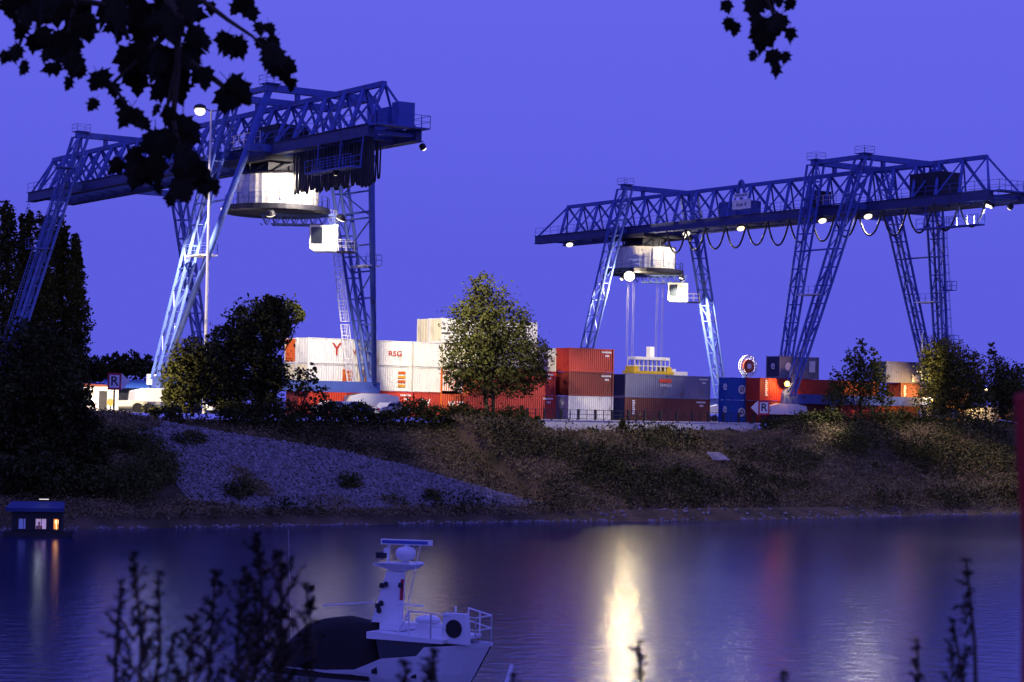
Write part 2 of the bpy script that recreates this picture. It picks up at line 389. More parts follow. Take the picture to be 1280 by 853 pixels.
def turret(T, y, cab, boom_flip=False):
    # trolley, slewing drum and the driver's cabin hanging below the girder at y
    tr = MB(); z0, z1 = 23.4, 25.0
    for sx in (-3.4, 3.4): tr.box(sx-.35, sx+.35, y-4.4, y+4.4, z1-.55, z1-.02)
    for sy in (-4, 0, 4): tr.box(-3.6, 3.6, y+sy-.3, y+sy+.3, z1-.5, z1-.03)
    for a in range(8):
        t_ = 2*pi*a/8; c = Vector((cos(t_)*3.1, y+sin(t_)*3.1, z0)); tr.bar(c, c+Vector((0,0,1.1)), .12, 4)
        t2 = 2*pi*(a+1)/8; tr.bar(c, (cos(t2)*3.1, y+sin(t2)*3.1, z0+1.1), .09, 4)
    trolley = obj('trolley', tr, M_DARKSTEEL, T)
    m = MB(); m.box(-2.2, 1.6, y-2.0, y+1.8, z0+.0, z0+1.15); m.lathe([(2.9,z0-.05),(2.9,z0+.3)], 28, (0,y,0)); obj('slewing_gear', m, M_DARKSTEEL, trolley)
    zt, zb = 23.35, 20.45; rad = 4.0
    n = 72; prof = [(rad-.06*((k % 2)),) for k in range(n)]
    m = MB()
    for zz in (zb, zt):
        for k in range(n): m.v.append((cos(2*pi*k/n)*(rad-.05*(k%2)), y+sin(2*pi*k/n)*(rad-.05*(k%2)), zz))
    for k in range(n): m.f.append((k,(k+1)%n,n+(k+1)%n,n+k))
    m.f.append(tuple(reversed(range(n)))); m.f.append(tuple(range(n,2*n)))
    drum = obj('slewing_drum', m, M_TURRET, T)
    m = MB()
    for zz in (zb+.75, zb+1.5, zb+2.2): m.lathe([(rad+.03,zz),(rad+.05,zz+.03),(rad+.03,zz+.06)], 48, (0,y,0), cap=False)
    obj('sheet_seam', m, M_TURRET, drum)
    obj('drum_rim', MB().lathe([(rad+.12,zt-.02),(rad+.14,zt+.1),(rad-.3,zt+.12)], 48, (0,y,0)), M_DARKSTEEL, drum)
    for a in (-0.35, 0.05, 1.0, 2.4):
        m = MB(); t_ = -pi/2-TH+a+.6; c = Vector((cos(t_), sin(t_), 0))*(rad+.04); e = Vector((-sin(t_), cos(t_), 0))
        m.prism([c+Vector((0,y,zb+.3))-e*.28, c+Vector((0,y,zb+.3))+e*.28, c+Vector((0,y,zb+2.6))+e*.28, c+Vector((0,y,zb+2.6))-e*.28], Vector((cos(t_),sin(t_),0))*.05)
        obj('drum_door', m, M_WHITE if a < .5 else M_DARKSTEEL, drum)
    m = MB(); m.lathe([(5.1,zb-.75),(5.25,zb-.6),(5.2,zb-.12),(4.6,zb-.02)], 40, (0,y,0))
    ring = obj('ring_platform', m, M_DARKSTEEL, T)
    m = MB(); pts = [(cos(2*pi*k/24)*5.1, y+sin(2*pi*k/24)*5.1, zb-.1) for k in range(25)]; railing(m, pts, 1.05, 1.4, .028); obj('platform_railing', m, M_BLUE, ring)
    # cabin arm and cabin
    cab = Vector((cab[0], y+cab[1], 0)); h = Vector((cab.x, cab.y-y, 0)); L = h.length; h.normalize(); e = Vector((-h.y, h.x, 0)); o0 = Vector((0,y,0))
    bm = MB(); zA, zC = zb-.8, zb-1.75
    for s in (-.8, .8):
        a0 = o0-h*1.5+e*s; a1 = o0+h*(L+1.2)+e*s
        bm.bar(a0+_z*zA, a1+_z*zA, .1).bar(a0+_z*zC+h*1.0, a1+_z*zC, .1)
        k_ = 8
        for k in range(k_):
            p = a0.lerp(a1, k/k_); q = a0.lerp(a1, (k+.5)/k_); r_ = a0.lerp(a1, (k+1)/k_); bm.bar(p+_z*zA, q+_z*zC, .06).bar(q+_z*zC, r_+_z*zA, .06)
    for k in range(6):
        p = o0-h*1.5+h*(L+2.7)*(k/5); bm.bar(p-e*.8+_z*zC, p+e*.8+_z*zC, .06)
    arm = obj('cabin_arm', bm, M_BLUE, T)
    cw, cl, z0, z1 = 1.0, 1.35, 16.35, 18.75
    def P(a, b, z): return tuple(cab+h*a+e*b+_z*z)
    cb = MB(); cb.prism([P(-cl,-cw,z0), P(-cl*.7,-cw,z0-.25), P(cl,-cw,z0-.25), P(cl,-cw,z1), P(-cl,-cw,z1)], e*(2*cw))
    cabin = obj('driver_cabin', cb, M_WHITE, T)
    g = MB(); g.prism([P(-cl-.03,-cw+.12,z0+.2), P(-cl-.03,cw-.12,z0+.2), P(-cl-.03,cw-.12,z1-.25), P(-cl-.03,-cw+.12,z1-.25)], h*.02)
    obj('front_window', g, M_GLASS, cabin)
    for s in (-1, 1):
        g = MB(); b = s*(cw+.012); g.prism([P(-cl+.15,b,z0+.5), P(-.1,b,z0+.5), P(-.1,b,z1-.3), P(-cl+.15,b,z1-.3)], e*(.02*s)); obj('side_window', g, M_GLASS, cabin)
        g = MB(); g.prism([P(.35,b,z0-.1), P(1.0,b,z0-.1), P(1.0,b,z1-.4), P(.35,b,z1-.4)], e*(.03*s)); obj('cabin_door', g, M_BLUE if s > 0 else M_WHITE, cabin)
    g = MB(); 
    for a, b in ((-cl,-cw),(-cl,cw),(cl,-cw),(cl,cw)): g.bar(P(a,b,z1-.02), P(a,b,zC+.0), .07)
    for b in (-cw, cw): g.bar(P(-cl,b,z1), P(cl,b,zC), .05).bar(P(cl,b,z1), P(-cl,b,zC), .05)
    obj('cabin_hanger', g, M_BLUE, cabin)
    g = MB(); g.prism([P(cl,-cw,z0-.3), P(cl+1.7,-cw,z0-.3), P(cl+1.7,cw,z0-.3), P(cl,cw,z0-.3)], (0,0,.1))
    pl = obj('cabin_platform', g, M_DARKSTEEL, cabin); g = MB(); railing(g, [P(cl,-cw,z0-.2), P(cl+1.65,-cw,z0-.2), P(cl+1.65,cw,z0-.2), P(cl,cw,z0-.2)], 1.1, .8, .03); obj('platform_railing', g, M_WHITE, pl)
    return zb
def gantry_crane(name, label, U, b0, b1, t0, t1, ty, cab, group, HWD=12.5, tube=False):
    UPD = 8.2; up_ = lambda s: -UP if s < 0 else UPD; hw_ = lambda s: -HW if s < 0 else HWD
    T = thing(name, label, 'gantry crane', (U, V0, ZG), 0, group)
    # ---- girder
    m = MB()
    for s in (-1, 1):
        m.box(s*HB-.32, s*HB+.32, b1, b0, ZB, ZB+1.05)
        m.box(s*HB-.55, s*HB+.55, b1, b0, ZB-.06, ZB-.002); m.box(s*HB-.5, s*HB+.5, b1, b0, ZB+1.052, ZB+1.10)
    girder = obj('girder', m, M_GIRD, T)
    obj('top_chord', MB().bar((0,t1,ZT), (0,t0,ZT), .33), M_BLUE, girder)
    m = MB(); n = 24
    for k in range(n+1):
        y = b1+.4+(b0-b1-.8)*k/n; m.box(-HB+.33, HB-.33, y-.14, y+.14, ZB+.3, ZB+.62)
        if k < n:
            y2 = b1+.4+(b0-b1-.8)*(k+1)/n; m.bar((-HB+.33,y,ZB+.46) if k%2 else (HB-.33,y,ZB+.46), (HB-.33,y2,ZB+.46) if k%2 else (-HB+.33,y2,ZB+.46), .07)
    obj('cross_beams', m, M_BLUE, girder)
    N_ = 22; pit = (t0-t1)/N_; cache = {}
    def diag(a, b, r, nm='truss_diagonal'):
        a, b = Vector(a), Vector(b); key = (round((b-a).x,2), round((b-a).y,2), round((b-a).z,2), r)
        if key not in cache: cache[key] = MB().bar((0,0,0), b-a, r, 4).mesh(nm, M_BLUE)
        return link(nm, cache[key], girder, a)
    for k in range(N_+1):
        y = t1+pit*k
        for s in (-1, 1):
            if k == 0: diag((0,y,ZT), (s*HB,b1+.4,ZB+1.08), .15)
            else: diag((0,y,ZT), (s*HB,y-pit/2,ZB+1.08), .22)
            if k == N_: diag((0,y,ZT), (s*HB,b0-.4,ZB+1.08), .15)
            else: diag((0,y,ZT), (s*HB,y+pit/2,ZB+1.08), .13)
    m = MB(); railing(m, [(-HB-.42,b1+.2,ZB+1.1),(-HB-.42,b0-.2,ZB+1.1)], 1.05, 1.9, .03); railing(m, [(HB+.42,b1+.2,ZB+1.1),(HB+.42,b0-.2,ZB+1.1)], 1.05, 1.9, .03)
    obj('walkway_railing', m, M_BLUE, girder)
    # ---- legs, their head beams and the sill beams
    for s in (-1, 1):
        lattice_leg((up_(s),VA,ZP), (HW*s,VAB,2.9), (1.1,1.9), (.9,1.3), 13, T)
        for vv, off in ((VC1, 1), (VC2, -1)):
            if tube and off < 0: obj('leg', MB().bar((hw_(s),VCB-.4,3.2),(up_(s),vv,ZP),.27,10,.36), M_BLUE, T, smooth=True)
            else: lattice_leg((up_(s),vv,ZP), (hw_(s),VCB+off*.75,3.2), (1.1,1.8), (.6,1.2), 13, T, r=0.11)
        m = MB(); zz = 15.0; f = (zz-3.2)/(ZP-3.2); x = hw_(s)+(up_(s)-hw_(s))*f
        m.box(x-.9, x+.9, VCB-1.6, VCB+1.6, zz, zz+.14); pf = obj('leg_platform', m, M_WHITE, T)
        m = MB(); railing(m, [(x-.9,VCB-1.6,zz+.14),(x+.9,VCB-1.6,zz+.14),(x+.9,VCB+1.6,zz+.14),(x-.9,VCB+1.6,zz+.14)], 1.05, 1.0, .025); obj('platform_railing', m, M_BLUE, pf)
        zz = 20.5; f = (zz-3.2)/(ZP-3.2); x = hw_(s)+(up_(s)-hw_(s))*f
        obj('leg_strut', MB().bar((x,VCB-(VCB-VC2)*f,zz),(x,VCB+(VC1-VCB)*f,zz),.13), M_BLUE, T)
    if tube:
        m = MB(); A0, A1 = Vector((HWD,VCB+.75,3.2)), Vector((UPD,VC1-.7,ZP)); B0, B1 = Vector((HWD,VCB-.4,3.2)), Vector((UPD,VC2,ZP))
        for k in range(9):
            obj('leg_cross_brace', MB().bar(A0.lerp(A1,.12+k*.095), B0.lerp(B1,.12+k*.095), .11), M_BLUE, T)
            if k < 8: obj('leg_cross_brace', MB().bar(A0.lerp(A1,.12+(k+k%2)*.095), B0.lerp(B1,.12+(k+1-k%2)*.095), .08), M_BLUE, T)
    for vv in (VA, VC1, VC2):
        m = MB(); m.box(-UP-.5, UPD+.5, vv-.35, vv+.35, ZP-.1, ZP+.55); obj('head_beam', m, M_BLUE, T)
        z_ = ZB+.5; f = (z_-3)/(ZP-3); xl = HW+(UP-HW)*f; xr = HWD+(UPD-HWD)*f
        obj('girder_bracket', MB().box(-xl-.2, -HB-.33, vv-.3, vv+.3, ZB+.2, ZB+.9), M_BLUE, T); obj('girder_bracket', MB().box(HB+.33, xr+.2, vv-.3, vv+.3, ZB+.2, ZB+.9), M_BLUE, T); obj('chord_hanger', MB().bar((0,vv,ZT+.2),(0,vv,ZP),.3), M_BLUE, T)
        m = MB(); m.box(-UP-.7, -UP+.9, vv-.8, vv+.8, ZP+.56, ZP+.64); pf = obj('peak_platform', m, M_BLUE, T)
        m = MB(); railing(m, [(-UP-.7,vv-.8,ZP+.64),(-UP+.9,vv-.8,ZP+.64),(-UP+.9,vv+.8,ZP+.64),(-UP-.7,vv+.8,ZP+.64),(-UP-.7,vv-.8,ZP+.64)], .8, 1.2, .022); obj('platform_railing', m, M_BLUE, pf)
    for s in (-1, 1):
        m = MB(); m.box(up_(s)-.3, up_(s)+.3, VC2+.36, VC1-.36, ZP+.0, ZP+.5); obj('head_tie', m, M_BLUE, T)
    for vv, zz in ((VCB, 2.7), (VAB, 2.4)):
        m = MB(); xe = HWD if vv == VCB else HW; m.box(-HW-.6, xe+.6, vv-.5, vv+.5, zz-.35, zz+.75); obj('sill_beam', m, M_BLUE, T)
        for s in (-1, 1):
            x = s*HW if vv != VCB else hw_(s); m = MB(); m.prism([(x-2.9,vv-.75,1.05),(x+2.9,vv-.75,1.05),(x+2.7,vv-.75,2.05),(x+1.2,vv-.75,2.3),(x-1.4,vv-.75,2.3),(x-2.8,vv-.75,2.0)], (0,1.5,0))
            bo = obj('bogie', m, M_WHITE, T)
            for dx in (-2.3,-1.2,1.2,2.3):
                w_ = obj('wheel', MB().bar((0,-.18,0),(0,.18,0),.42,16), M_DARKSTEEL, bo, (x+dx, vv, .47))
    m = MB(); 
    for s in (-1, 1): obj('leg_hinge', MB().bar((hw_(s),VCB,3.3),(hw_(s),VCB,3.9),.5,8,.35), M_BLUE, T)
    # ---- trolley cable loops and the service walkway below the near end
    m = MB(); y0, y1 = b1+.2, 3.0
    m.box(-HB-1.9, -HB-.8, y0, y1, ZB-2.9, ZB-2.75); hw = obj('hanging_walkway', m, M_BLUE, T)
    m = MB(); railing(m, [(-HB-1.9,y0,ZB-2.75),(-HB-1.9,y1,ZB-2.75)], 1.05, 1.5, .035); railing(m, [(-HB-.8,y0,ZB-2.75),(-HB-.8,y1,ZB-2.75)], 1.05, 1.5, .035)
    for y in (y0+.1, y0+4, y1-.2): m.bar((-HB-.6,y,ZB),(-HB-.85,y,ZB-2.75),.06)
    obj('walkway_railing', m, M_BLUE, hw)
    m = MB(); m.box(-HB-.3, HB+.3, b1-1.5, b1, ZB+.9, ZB+1.02); ep = obj('end_platform', m, M_BLUE, T)
    m = MB(); railing(m, [(-HB-.3,b1,ZB+1.02),(-HB-.3,b1-1.45,ZB+1.02),(HB+.3,b1-1.45,ZB+1.02),(HB+.3,b1,ZB+1.02)], 1.1, 1.0, .03); obj('platform_railing', m, M_BLUE, ep)
    return T, girder
def cable_loop(T, y0, y1, x, depth, r=0.085, n=14, ex=2.2):
    pts = []
    for k in range(n+1):
        t_ = k/n; s = abs(2*t_-1); pts.append((x, y0+(y1-y0)*t_, ZB-.1-depth*(1-s**ex)))
    return obj('festoon_cable', MB().path(pts, r, 6), M_CABLE, T, smooth=True)
UL, UR = 96.9, 175.3
CL, gL = gantry_crane('gantry_crane', 'blue lattice gantry crane with bunched cable loops and brightly lit cream drum', UL, 75.4, -5.6, 74.5, -3.6, 16.6, (3.5,-2.4), 'blue gantry cranes', 10.7, True)
turret(CL, 16.6, (3.9,-2.6))
for k in range(25):
    y = -5.2+k*0.60; cable_loop(CL, y, y+.54, -1.9+RU(-.15,.15), RU(3.6,4.1)+(.5 if k < 4 else 0), .10, 16, 5)
    if k < 18: cable_loop(CL, y+.3, y+.82, -1.1+RU(-.1,.1), RU(3.5,4.0), .08, 14, 5)
CR, gR = gantry_crane('gantry_crane', 'blue lattice gantry crane with widely spaced hanging cable loops and white name board', UR, 80.5, -6.5, 76.4, -3.5, 58.2, (4.0,-2.7), 'blue gantry cranes')
turret(CR, 58.2, (3.6,-2.6))
for k in range(14):
    y = -6.4+k*4.0
    if y < 48: cable_loop(CR, y, y+4.0, -HB-.75, RU(2.7,3.1), .12)
# ladders and stair cages
def lit(T, mb, name='ladder'): return obj(name, mb, M_WHITE, T)  # white instead of crane blue puts the lamp light into the ladder's colour
m = MB()
for z0, z1 in ((3.5,9.5),(9.5,15),(15,21)):
    f0 = (z0-3.2)/(ZP-3.2); f1 = (z1-3.2)/(ZP-3.2); x0 = 10.7-2.5*f0; x1 = 10.7-2.5*f1
    ladder_cage(m, (x0-2.0, VCB+1.0+3*f0, z0), (x1-2.0, VCB+1.0+3*f1, z1-.3), .6)
lit(CL, m)
m = MB()
for k, (z0, z1) in enumerate(((3.5,10),(10,16.5),(16.5,24))):
    f0 = (z0-3.2)/(ZP-3.2); f1 = (z1-3.2)/(ZP-3.2)
    ladder_cage(m, (HW-4.3*f0+1.2, VCB-2.1*f0-.6, z0), (HW-4.3*f1+1.0, VCB-2.1*f1-.6, z1-.2), .6)
    x = HW-4.3*f1+1.3; m.box(x-.6, x+1.0, VCB-2.1*f1-1.5, VCB-2.1*f1+.3, z1, z1+.08); railing(m, [(x-.6,VCB-2.1*f1-1.5,z1+.08),(x+1.0,VCB-2.1*f1-1.5,z1+.08),(x+1.0,VCB-2.1*f1+.3,z1+.08)], 1.05, .8, .03)
obj('ladder', m, M_BLUE, CR)
m = MB(); f0, f1 = .52, .80
for f0, f1 in ((.06,.53),(.53,.86)):
    z0 = 2.9+(ZP-2.9)*f0; z1 = 2.9+(ZP-2.9)*f1; ladder_cage(m, (-HW+(HW-UP)*f0-1.1, VAB+.5, z0), (-HW+(HW-UP)*f1-1.1, VAB+1.4, z1), .6)
    x = -HW+(HW-UP)*f1-1.3; m.box(x-.9, x+.9, VAB-.5, VAB+1.3, z1, z1+.09); railing(m, [(x-.9,VAB+1.3,z1+.09),(x-.9,VAB-.5,z1+.09),(x+.9,VAB-.5,z1+.09)], 1.1, .9, .03)
obj('ladder', m, M_BLUE, CL)
# machinery housed in and on the girders
m = MB(); m.box(-1.3, 1.9, 2.2, 7.2, ZB+1.12, ZB+4.0); mh = obj('machine_house', m, M_DARKSTEEL, CR)
m = MB()
for k in range(6): m.box(-1.34, -1.3, 2.4+k*.8, 3.05+k*.8, ZB+1.6, ZB+3.5)
obj('wall_panel', m, M_DARKSTEEL, mh)
m = MB(); m.box(-1.2, 1.2, 36.0, 41.5, ZB+1.12, ZB+3.2); obj('machine_house', m, M_BLUE, CR)
m = MB(); m.box(-1.2, 1.2, 23.0, 25.0, ZB+1.12, ZB+3.4); obj('switch_cabinet', m, M_DARKSTEEL, CR)
m = MB(); m.box(-1.7, 1.7, 13.5, 20.0, ZB+1.12, ZB+3.2); obj('machine_house', m, M_DARKSTEEL, CL)
for y0, y1, h_ in ((-1.0,-3.6,2.0),(-4.3,-5.5,2.3)):
    m = MB(); m.box(.4, 2.1, y1, y0, ZB+1.12, ZB+1.12+h_); c_ = obj('switch_cabinet', m, M_BLUE, CL)
    m = MB(); 
    for k in range(3): yy = y1+.15+k*(y0-y1-.3)/3; m.box(.36, .4, yy+.05, yy+(y0-y1-.3)/3-.05, ZB+1.3, ZB+.95+h_)
    obj('cabinet_door', m, M_BLUE, c_)
for T_, y in ((CR, 17.0), (CL, 17.0)):
    m = MB(); m.box(-3.6, -HB-.6, y-3.4, y+3.4, ZB+1.12, ZB+1.2); pf = obj('service_platform', m, M_BLUE, T_); m = MB(); railing(m, [(-3.6,y+3.4,ZB+1.2),(-3.6,y-3.4,ZB+1.2)], 1.1, 1.1, .04); obj('platform_railing', m, M_WHITE, pf)
# cable reel beside a leg of the far crane
x = HW-6.0
# name board of the far crane
c = at_u(927, 254, UR-HB-.9); yb = c.y-V0; zb_ = c.z-ZG
m = MB(); m.box(-HB-.95, -HB-.88, yb-1.75, yb+1.75, zb_-.75, zb_+.45); sb = obj('name_board', m, M_SIGNW, CR)
text('sign_lettering', 'Kran  8', .62, M_BLACK, sb, (-HB-.956, yb, zb_-.2), (pi/2,0,-pi/2))
m = MB(); m.box(-HB-.95, -HB-.88, yb-1.35, yb+1.45, zb_+.72, zb_+1.22); tb_ = obj('name_strip', m, M_SIGNW, sb)
m = MB()
for k in range(5): m.box(-HB-.962, -HB-.952, yb-.95+k*.45, yb-.65+k*.45, zb_+.85, zb_+1.1)
obj('strip_marks', m, M_BLUE, tb_)
m = MB(); pts = []
for k in range(13):
    t_ = pi*k/12; pts.append((-HB-.9, yb+.1+cos(t_)*.55, zb_+1.3+sin(t_)*1.5))
m.path(pts, .22, 6); obj('arch_emblem', m, M_BLUE, sb)
m = MB(); m.box(-HB-.86,-HB-.8,yb-1.5,yb-1.35,zb_-1.6,zb_+1.3); m.box(-HB-.86,-HB-.8,yb+1.35,yb+1.5,zb_-1.6,zb_+1.3); obj('board_frame', m, M_BLUE, sb)

# lamps of the cranes
def crane_lamp(T, U, loc, m, P, col, aim=(0,0,-1), r=.42, off=.5, spot=None):
    floodlight(T, loc, m, r, aim)
    if not P: return
    a = Vector(aim).normalized(); p = Vector(loc)+a*off
    return lamp('floodlight_beam', p, P, col, T, .3, spot, p+a if spot else None)
for px, py, P, mm in ((712,302,0,M_LAMPW),(858,298,700,M_LAMPW),(926,286,600,M_LAMP),(1028,272,300,M_LAMPW),(1085,272,1900,M_LAMPW)):
    c = at_u(px, py, UR-HB); crane_lamp(CR, UR, (-HB, c.y-V0, ZB-.55), mm, P, PALE, (-.2,-.5,-.85), r=.5, spot=165)
# the glaring lamp on the drum of the far crane, facing the river
crane_lamp(CR, UR, (-4.7, 58.2-2.6, 19.2), M_LAMP, 7500, (1.0,.80,.42), (-.45,-.75,-.5), .72, .8)
crane_lamp(CR, UR, (2.6, 58.2-4.6, 19.3), M_LAMPW, 13000, PALE, (-.1,.25,-.95), .3, spot=80)
crane_lamp(CR, UR, (1.2, -8.0+58.2, ZB-.8), M_LAMPW, 2600, PALE, (0,.8,-.6), .3, spot=110)
crane_lamp(CR, UR, (5.2, 56.6, 19.2), M_LAMPW, 55000, PALE, (.58,.03,-.82), .3, spot=64)  # spot added on the drum to whiten one rear leg
crane_lamp(CR, UR, (-4.9, 57.0, 18.9), M_LAMPW, 40000, PALE, (-.55,.05,-.85), .25, spot=80)  # spot added likewise for the other rear leg
# lamps of the near crane
# added floods under the near ends of both cranes, no known fittings
crane_lamp(CR, UR, (-2.6, -6.0, ZB-.6), M_LAMPW, 24000, WARM, (-.45,-.1,-.85), .3, spot=105)  # added to warm and brighten the bank
crane_lamp(CL, UL, (3.2, -5.4, ZB-.6), M_LAMPW, 12000, WARM, (.75,.0,-.8), .22, spot=85)  # added to brighten the middle of the bank
crane_lamp(CR, UR, (1.2, -5.8, ZB-.6), M_LAMPW, 38000, WARM, (1.5,24,-23), .3, spot=30)  # added to brighten the red stack between the legs
crane_lamp(CR, UR, (-1.5, -5.5, ZB-.6), M_LAMPW, 150000, PALE, (-26,13.5,-23), .3, spot=44)  # added to brighten the quay wall and the stacks above it
crane_lamp(CL, UL, (-.4, 8.2, ZB-2.2), M_LAMPW, 8000, PALE, (-.1,.85,-.45), .32, spot=125)
crane_lamp(CL, UL, (4.6, 12.0, 19.3), M_LAMPW, 3500, PALE, (-.2,.45,-.85), .5, spot=90)
for a_, p0, P_, cn in (((4.5, 18.2, 4.5), (-HB-1.2, -1.5, ZB-3.1), 36000, 32), ((24, 18, 4.5), (3.6, -4.6, ZB-.5), 90000, 36)):  # unseen floods added to brighten the container fronts
    crane_lamp(CL, UL, p0, M_LAMPW, P_, PALE, tuple(Vector(a_)-Vector(p0)), .22, .4, cn)
crane_lamp(CL, UL, (-3.0, 12.2, 19.2), M_LAMPW, 9000, PALE, (.28,.26,-.85), .45, spot=80)
crane_lamp(CL, UL, (-5.4, 17.5, 19.9), M_LAMPW, 2600, PALE, (-.7,-.1,-.7), .25, spot=80)

# hoisting ropes and the spreader lowered over the stack
S = thing('container_spreader', 'white and yellow lifting frame hanging on ropes above the grey blue stack', 'spreader', (0,0,0))
Y_S = V0+58.2
pL, pR = at_v(777, 467, Y_S), at_v(832, 467, Y_S+0.0)
cx = (pL.x+pR.x)/2; zs = pL.z
S.location = (cx, Y_S-1, zs); hl = (pR-pL).length/2*.92
mY = mat('spreader_yellow', (.75,.52,.03), .5, 0, .12, 2)
m = MB(); m.box(-hl,hl,-1.2,-.9,0,.4); m.box(-hl,hl,.9,1.2,0,.4); m.box(-hl,-hl+.3,-.9,.9,0,.4); m.box(hl-.3,hl,-.9,.9,0,.4); m.box(-.4,.4,-.9,.9,.02,.38)
obj('frame', m, mY, S)
for sx in (-1,1):
    m = MB(); m.box(sx*hl*.82-.35, sx*hl*.82+.35, -1.0, 1.0, .4, 1.0); obj('end_block', m, mY, S)
m = MB(); m.box(-hl*.85,hl*.85,-.8,.8,1.0,1.15)
for k in range(9): m.bar((-hl*.85+k*hl*.2125,-.8,.42),(-hl*.85+k*hl*.2125,-.8,1.9),.09); m.bar((-hl*.85+k*hl*.2125,.8,.42),(-hl*.85+k*hl*.2125,.8,1.9),.09)
m.box(-hl*.85,hl*.85,-.9,.9,1.9,2.3); obj('head_block', m, M_WHITE, S)
m = MB(); m.box(-.1,.65,-.4,.4,2.3,3.7); obj('rope_sheave_housing', m, M_WHITE, S)
m = MB(); m.box(hl,hl+2.7,-.8,.8,-.05,.45); m.box(hl+.3,hl+.9,-.5,.5,.45,.8); obj('side_arm', m, M_WHITE, S)
ztop = ZG+ZB-5.3-zs
for k, px in enumerate((779.5,783,786.5,790, 816,819.5,823,826.5)):
    x = at_v(px, 440, Y_S).x-cx; y_ = 1-.5+.3*(k%2)
    m = MB(); m.bar((x,y_,2.3),(x+.1,y_,ztop),.022,5); obj('hoist_rope', m, mat('steel_rope',(.3,.3,.3),.5,.3,.1,2), S)

# cable reel by the leg of the far crane
c = at_v(935, 458, V0+VAB-2.5); D_ = (c-CAM).dot(FWD); rr = 13.5*D_/F_PX
Wl = thing('cable_reel', 'spoked cable reel with red hub standing above the blue containers', 'cable reel', (c.x, c.y, c.z))
m = MB(); m.bar((0,-.25,0),(0,.25,0),rr*.62,28); obj('drum', m, mat('reel_red',(.45,.08,.03),.5,0,.2,2), Wl)
m = MB(); m.bar((0,-.3,0),(0,.3,0),rr*.25,20); obj('hub', m, M_WHITE, Wl)
m = MB()
for k in range(22):
    a = 2*pi*k/22; m.bar((cos(a)*rr*.62,-.2,sin(a)*rr*.62),(cos(a)*rr,-.2,sin(a)*rr),.05); m.bar((cos(a)*rr,-.2,sin(a)*rr),(cos(a)*rr,.2,sin(a)*rr),.03).bar((cos(a)*rr*.62,.2,sin(a)*rr*.62),(cos(a)*rr,.2,sin(a)*rr),.05)
    b_ = 2*pi*(k+1)/22; m.bar((cos(a)*rr,-.2,sin(a)*rr),(cos(b_)*rr,-.2,sin(b_)*rr),.06).bar((cos(a)*rr,.2,sin(a)*rr),(cos(b_)*rr,.2,sin(b_)*rr),.06)
obj('spoked_rim', m, M_WHITE, Wl)
m = MB(); hgt = c.z-ZG; m.box(-.35,.35,.3,.8,-hgt,.2); m.box(-1.0,1.0,.1,1.0,-hgt,-hgt+.3); obj('stand', m, M_BLUE, Wl)

# ------------------------------------------------------------------ shipping containers
CH, CW = 2.591, 2.438
def cmat(nm, c, var=.12, dirt=None): return mat('paint_'+nm, c, .55, 0, var, 1.3, stretch=(1,1,.35), dirt=dirt or (c[0]*.6+.02, c[1]*.52+.008, c[2]*.5))
CO = dict(white=(.74,.73,.70), cream=(.72,.66,.46), red=(.42,.035,.022), darkred=(.17,.022,.018), orange=(.62,.12,.015), brown=(.16,.045,.03),
          vermilion=(.60,.055,.03), grey=(.22,.23,.27), slate=(.17,.18,.27), blue=(.02,.09,.40), navy=(.025,.035,.09), pale=(.60,.60,.62), amber=(.75,.33,.03))
for k in CO: cmat(k, CO[k])
CMESH = {}
def corr(L, H, x0, z0, n, amp=.036):
    mb = MB(); pit = L/n; xs = []
    for k in range(n):
        b = x0+k*pit; xs += [(b,0),(b+pit*.28,0),(b+pit*.5,amp),(b+pit*.78,amp)]
    xs.append((x0+L,0))
    for x, y in xs: mb.v += [(x,y,z0),(x,y,z0+H)]
    for k in range(len(xs)-1): mb.f.append((2*k,2*k+2,2*k+3,2*k+1))
    return mb
def cm(key, fn):
    if key not in CMESH: CMESH[key] = fn()
    return CMESH[key]
def pput(name, key, fn, m, parent, loc=(0,0,0), rz=0):
    me = cm((key, m.name), lambda: fn().mesh(name, m)); o = link(name, me, parent, loc); o.rotation_euler = (0,0,rz); return o
